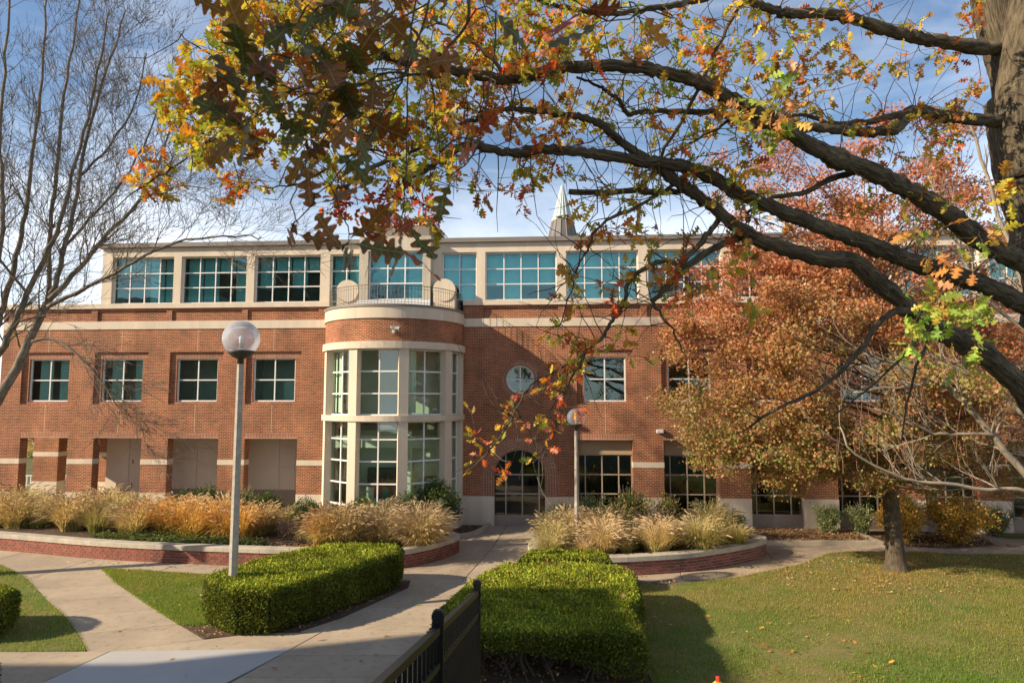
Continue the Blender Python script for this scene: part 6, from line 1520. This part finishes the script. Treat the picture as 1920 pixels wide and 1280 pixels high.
# ================================================================== FENCE, HYDRANT, BLOCKS
fz = lambda y: 4.005 + (3.84 - y) * 0.178 - 0.02         # height of the raked top rail
fx = lambda y: -0.402 + (y - 3.84) * 0.051
fe = empty('fence', (fx(3.84), 3.84, 2.6)); tag(fe, 'black metal picket fence with capped posts stepping down at the bottom centre', 'fence')
fo = Vector(fe.location)
def fpt(y, dz): return Vector((fx(y), y, fz(y) + dz)) - fo
ys = [1.74, 3.84, 5.94]
for y in ys:
    k = MB(); p = fpt(y, 0); k.box(p.x - 0.03, p.x + 0.03, p.y - 0.03, p.y + 0.03, p.z - 1.35, p.z + 0.045); po = k.build('post', M['fence'], fe)
    k = MB()
    for (r_, a, b_) in ((0.034, 0.045, 0.066), (0.028, 0.066, 0.078), (0.018, 0.078, 0.086)): k.box(p.x - r_, p.x + r_, p.y - r_, p.y + r_, p.z + a, p.z + b_)
    k.build('post_cap', M['fence'], po)
def rail(y0, y1, dz, w, h):
    k = MB(); a = fpt(y0, dz); b_ = fpt(y1, dz); v = []
    for p in (a, b_):
        for (sx_, sz_) in ((-w, -h), (w, -h), (w, h), (-w, h)): v.append((p.x + sx_, p.y, p.z + sz_))
    k.v = v; k.f = [(0, 1, 5, 4), (1, 2, 6, 5), (2, 3, 7, 6), (3, 0, 4, 7), (3, 2, 1, 0), (4, 5, 6, 7)]; k.uv = [None] * 6; k.build('rail', M['fence_rail'], fe)
pk = None
for a, b_ in zip([-0.36] + ys[:-1], ys):
    rail(a + 0.03, b_ - 0.03, -0.02, 0.019, 0.019); rail(a + 0.03, b_ - 0.03, -0.20, 0.019, 0.016); rail(a + 0.03, b_ - 0.03, -1.12, 0.019, 0.016)
    n_ = 18
    for i in range(n_):
        y = a + 0.03 + (b_ - a - 0.06) * (i + 0.5) / n_
        if pk is None: kk = MB(); kk.box(-0.0085, 0.0085, -0.0085, 0.0085, -1.22, -0.03); pk = kk.mesh('picket'); pk.materials.append(M['fence'])
        o = obj('picket', pk, None, fe); o.location = fpt(y, 0)
k = MB(); q = [(-1.2, fz(-1.2) - 1.32), (6.25, fz(6.25) - 1.32), (6.25, -0.03), (-1.2, -0.03)]
for sgn in (-0.14, 0.14): k.face([(fx(y) + sgn, y, z) for y, z in (q if sgn > 0 else q[::-1])])
for i in range(4):
    (y0, z0_), (y1, z1_) = q[i], q[(i + 1) % 4]; k.face([(fx(y0) - 0.14, y0, z0_), (fx(y0) + 0.14, y0, z0_), (fx(y1) + 0.14, y1, z1_), (fx(y1) - 0.14, y1, z1_)])
tag(k.build('ramp_wall', M['concrete']), 'low concrete wall carrying the black picket fence', 'wall')

hy = empty('fire_hydrant', (3.22, 11.1, 0.045)); tag(hy, 'yellow hydrant with red cap just showing at the bottom edge of the lawn', 'hydrant')
k = MB(); k.lathe([(0.16, 0), (0.16, 0.05), (0.10, 0.06), (0.10, 0.55), (0.13, 0.57), (0.13, 0.62)], 16); k.build('barrel', M['yellow'], hy, True)
k = MB(); k.lathe([(0.13, 0.62), (0.125, 0.68), (0.10, 0.75), (0.06, 0.79), (0.05, 0.80)], 16); k.build('bonnet', M['yellow'], hy, True)
k = MB(); k.lathe([(0.035, 0.80), (0.035, 0.87), (0.025, 0.88)], 5); k.build('operating_nut', M['red'], hy)
for sg in (-1, 1):
    k = MB(); k.tube([(sg * 0.09, 0, 0.45), (sg * 0.19, 0, 0.45)], 0.055, 10); k.build('nozzle', M['yellow'], hy)

cb = on_facade(-19.5, -0.9, 0); o = MB(); o.box(-0.32, 0.32, -0.32, 0.32, 0, 0.95); o.box(-0.35, 0.35, -0.35, 0.35, 0.95, 1.02)
o = o.build('concrete_block', M['cap']); o.location = (cb.x + 0.55, cb.y, 0); tag(o, 'square concrete block behind the orange grass in the planter', 'block')
o = MB()
for i in range(3): o.box(-1.6, 1.6, i * 0.35, 3, -0.02 + i * 0.0, 0.15 + i * 0.15)
o = o.build('brick_steps', M['brick']); p = on_facade(-20.0, -1.5, 0); o.location = p; o.rotation_euler = (0, 0, -YAW); tag(o, 'low brick steps before the second arcade opening', 'steps')

# display of books inside the bay
bk = empty('book_display', on_facade(-7.25, -1.9, 0.1), -YAW); tag(bk, 'small display with red and green books behind the bay glass', 'display')
k = MB(); k.box(-0.35, 0.35, -0.2, 0.2, 0, 1.3); k.build('stand', M['white'], bk)
for i, (a, b_, z0_, z1_, mt) in enumerate(((-0.36, -0.05, 1.3, 1.75, 'book_b'), (-0.04, 0.26, 1.32, 1.82, 'red'), (0.28, 0.5, 1.3, 1.7, 'book_a'), (-0.25, 0.15, 0.75, 1.2, 'book_b'), (-0.3, 0.2, 0.3, 0.7, 'book_c'))):
    k = MB(); k.box(a, b_, -0.24 - 0.001 * i, -0.205, z0_, z1_); k.build('book', M[mt], bk)

# the neighbouring building behind the viewer's left shoulder that shades the foreground
nb = empty('neighbour_building', (-33, 0, 0)); tag(nb, 'tall brick neighbour building standing outside the view to the left', 'building')
def blk(name, x0, x1, y0, y1, z0_, z1_, mt='brick'):
    k = MB(); k.box(x0 + 33, x1 + 33, y0, y1, z0_, z1_); return k.build(name, M[mt], nb)
blk('wall', -62, -28.2, -40, 5.35, 0, 13.7); blk('roof', -62, -28.2, -40, 5.35, 13.7, 14.0, 'lime')
blk('stair_tower', -33.8, -29.15, -30, 5.2, 14.0, 18.0)
blk('upper_wall', -32, -29.6, -30, -6.6, 18.0, 25.6); blk('upper_roof', -32, -29.6, -30, -6.6, 25.6, 26.0, 'lime')
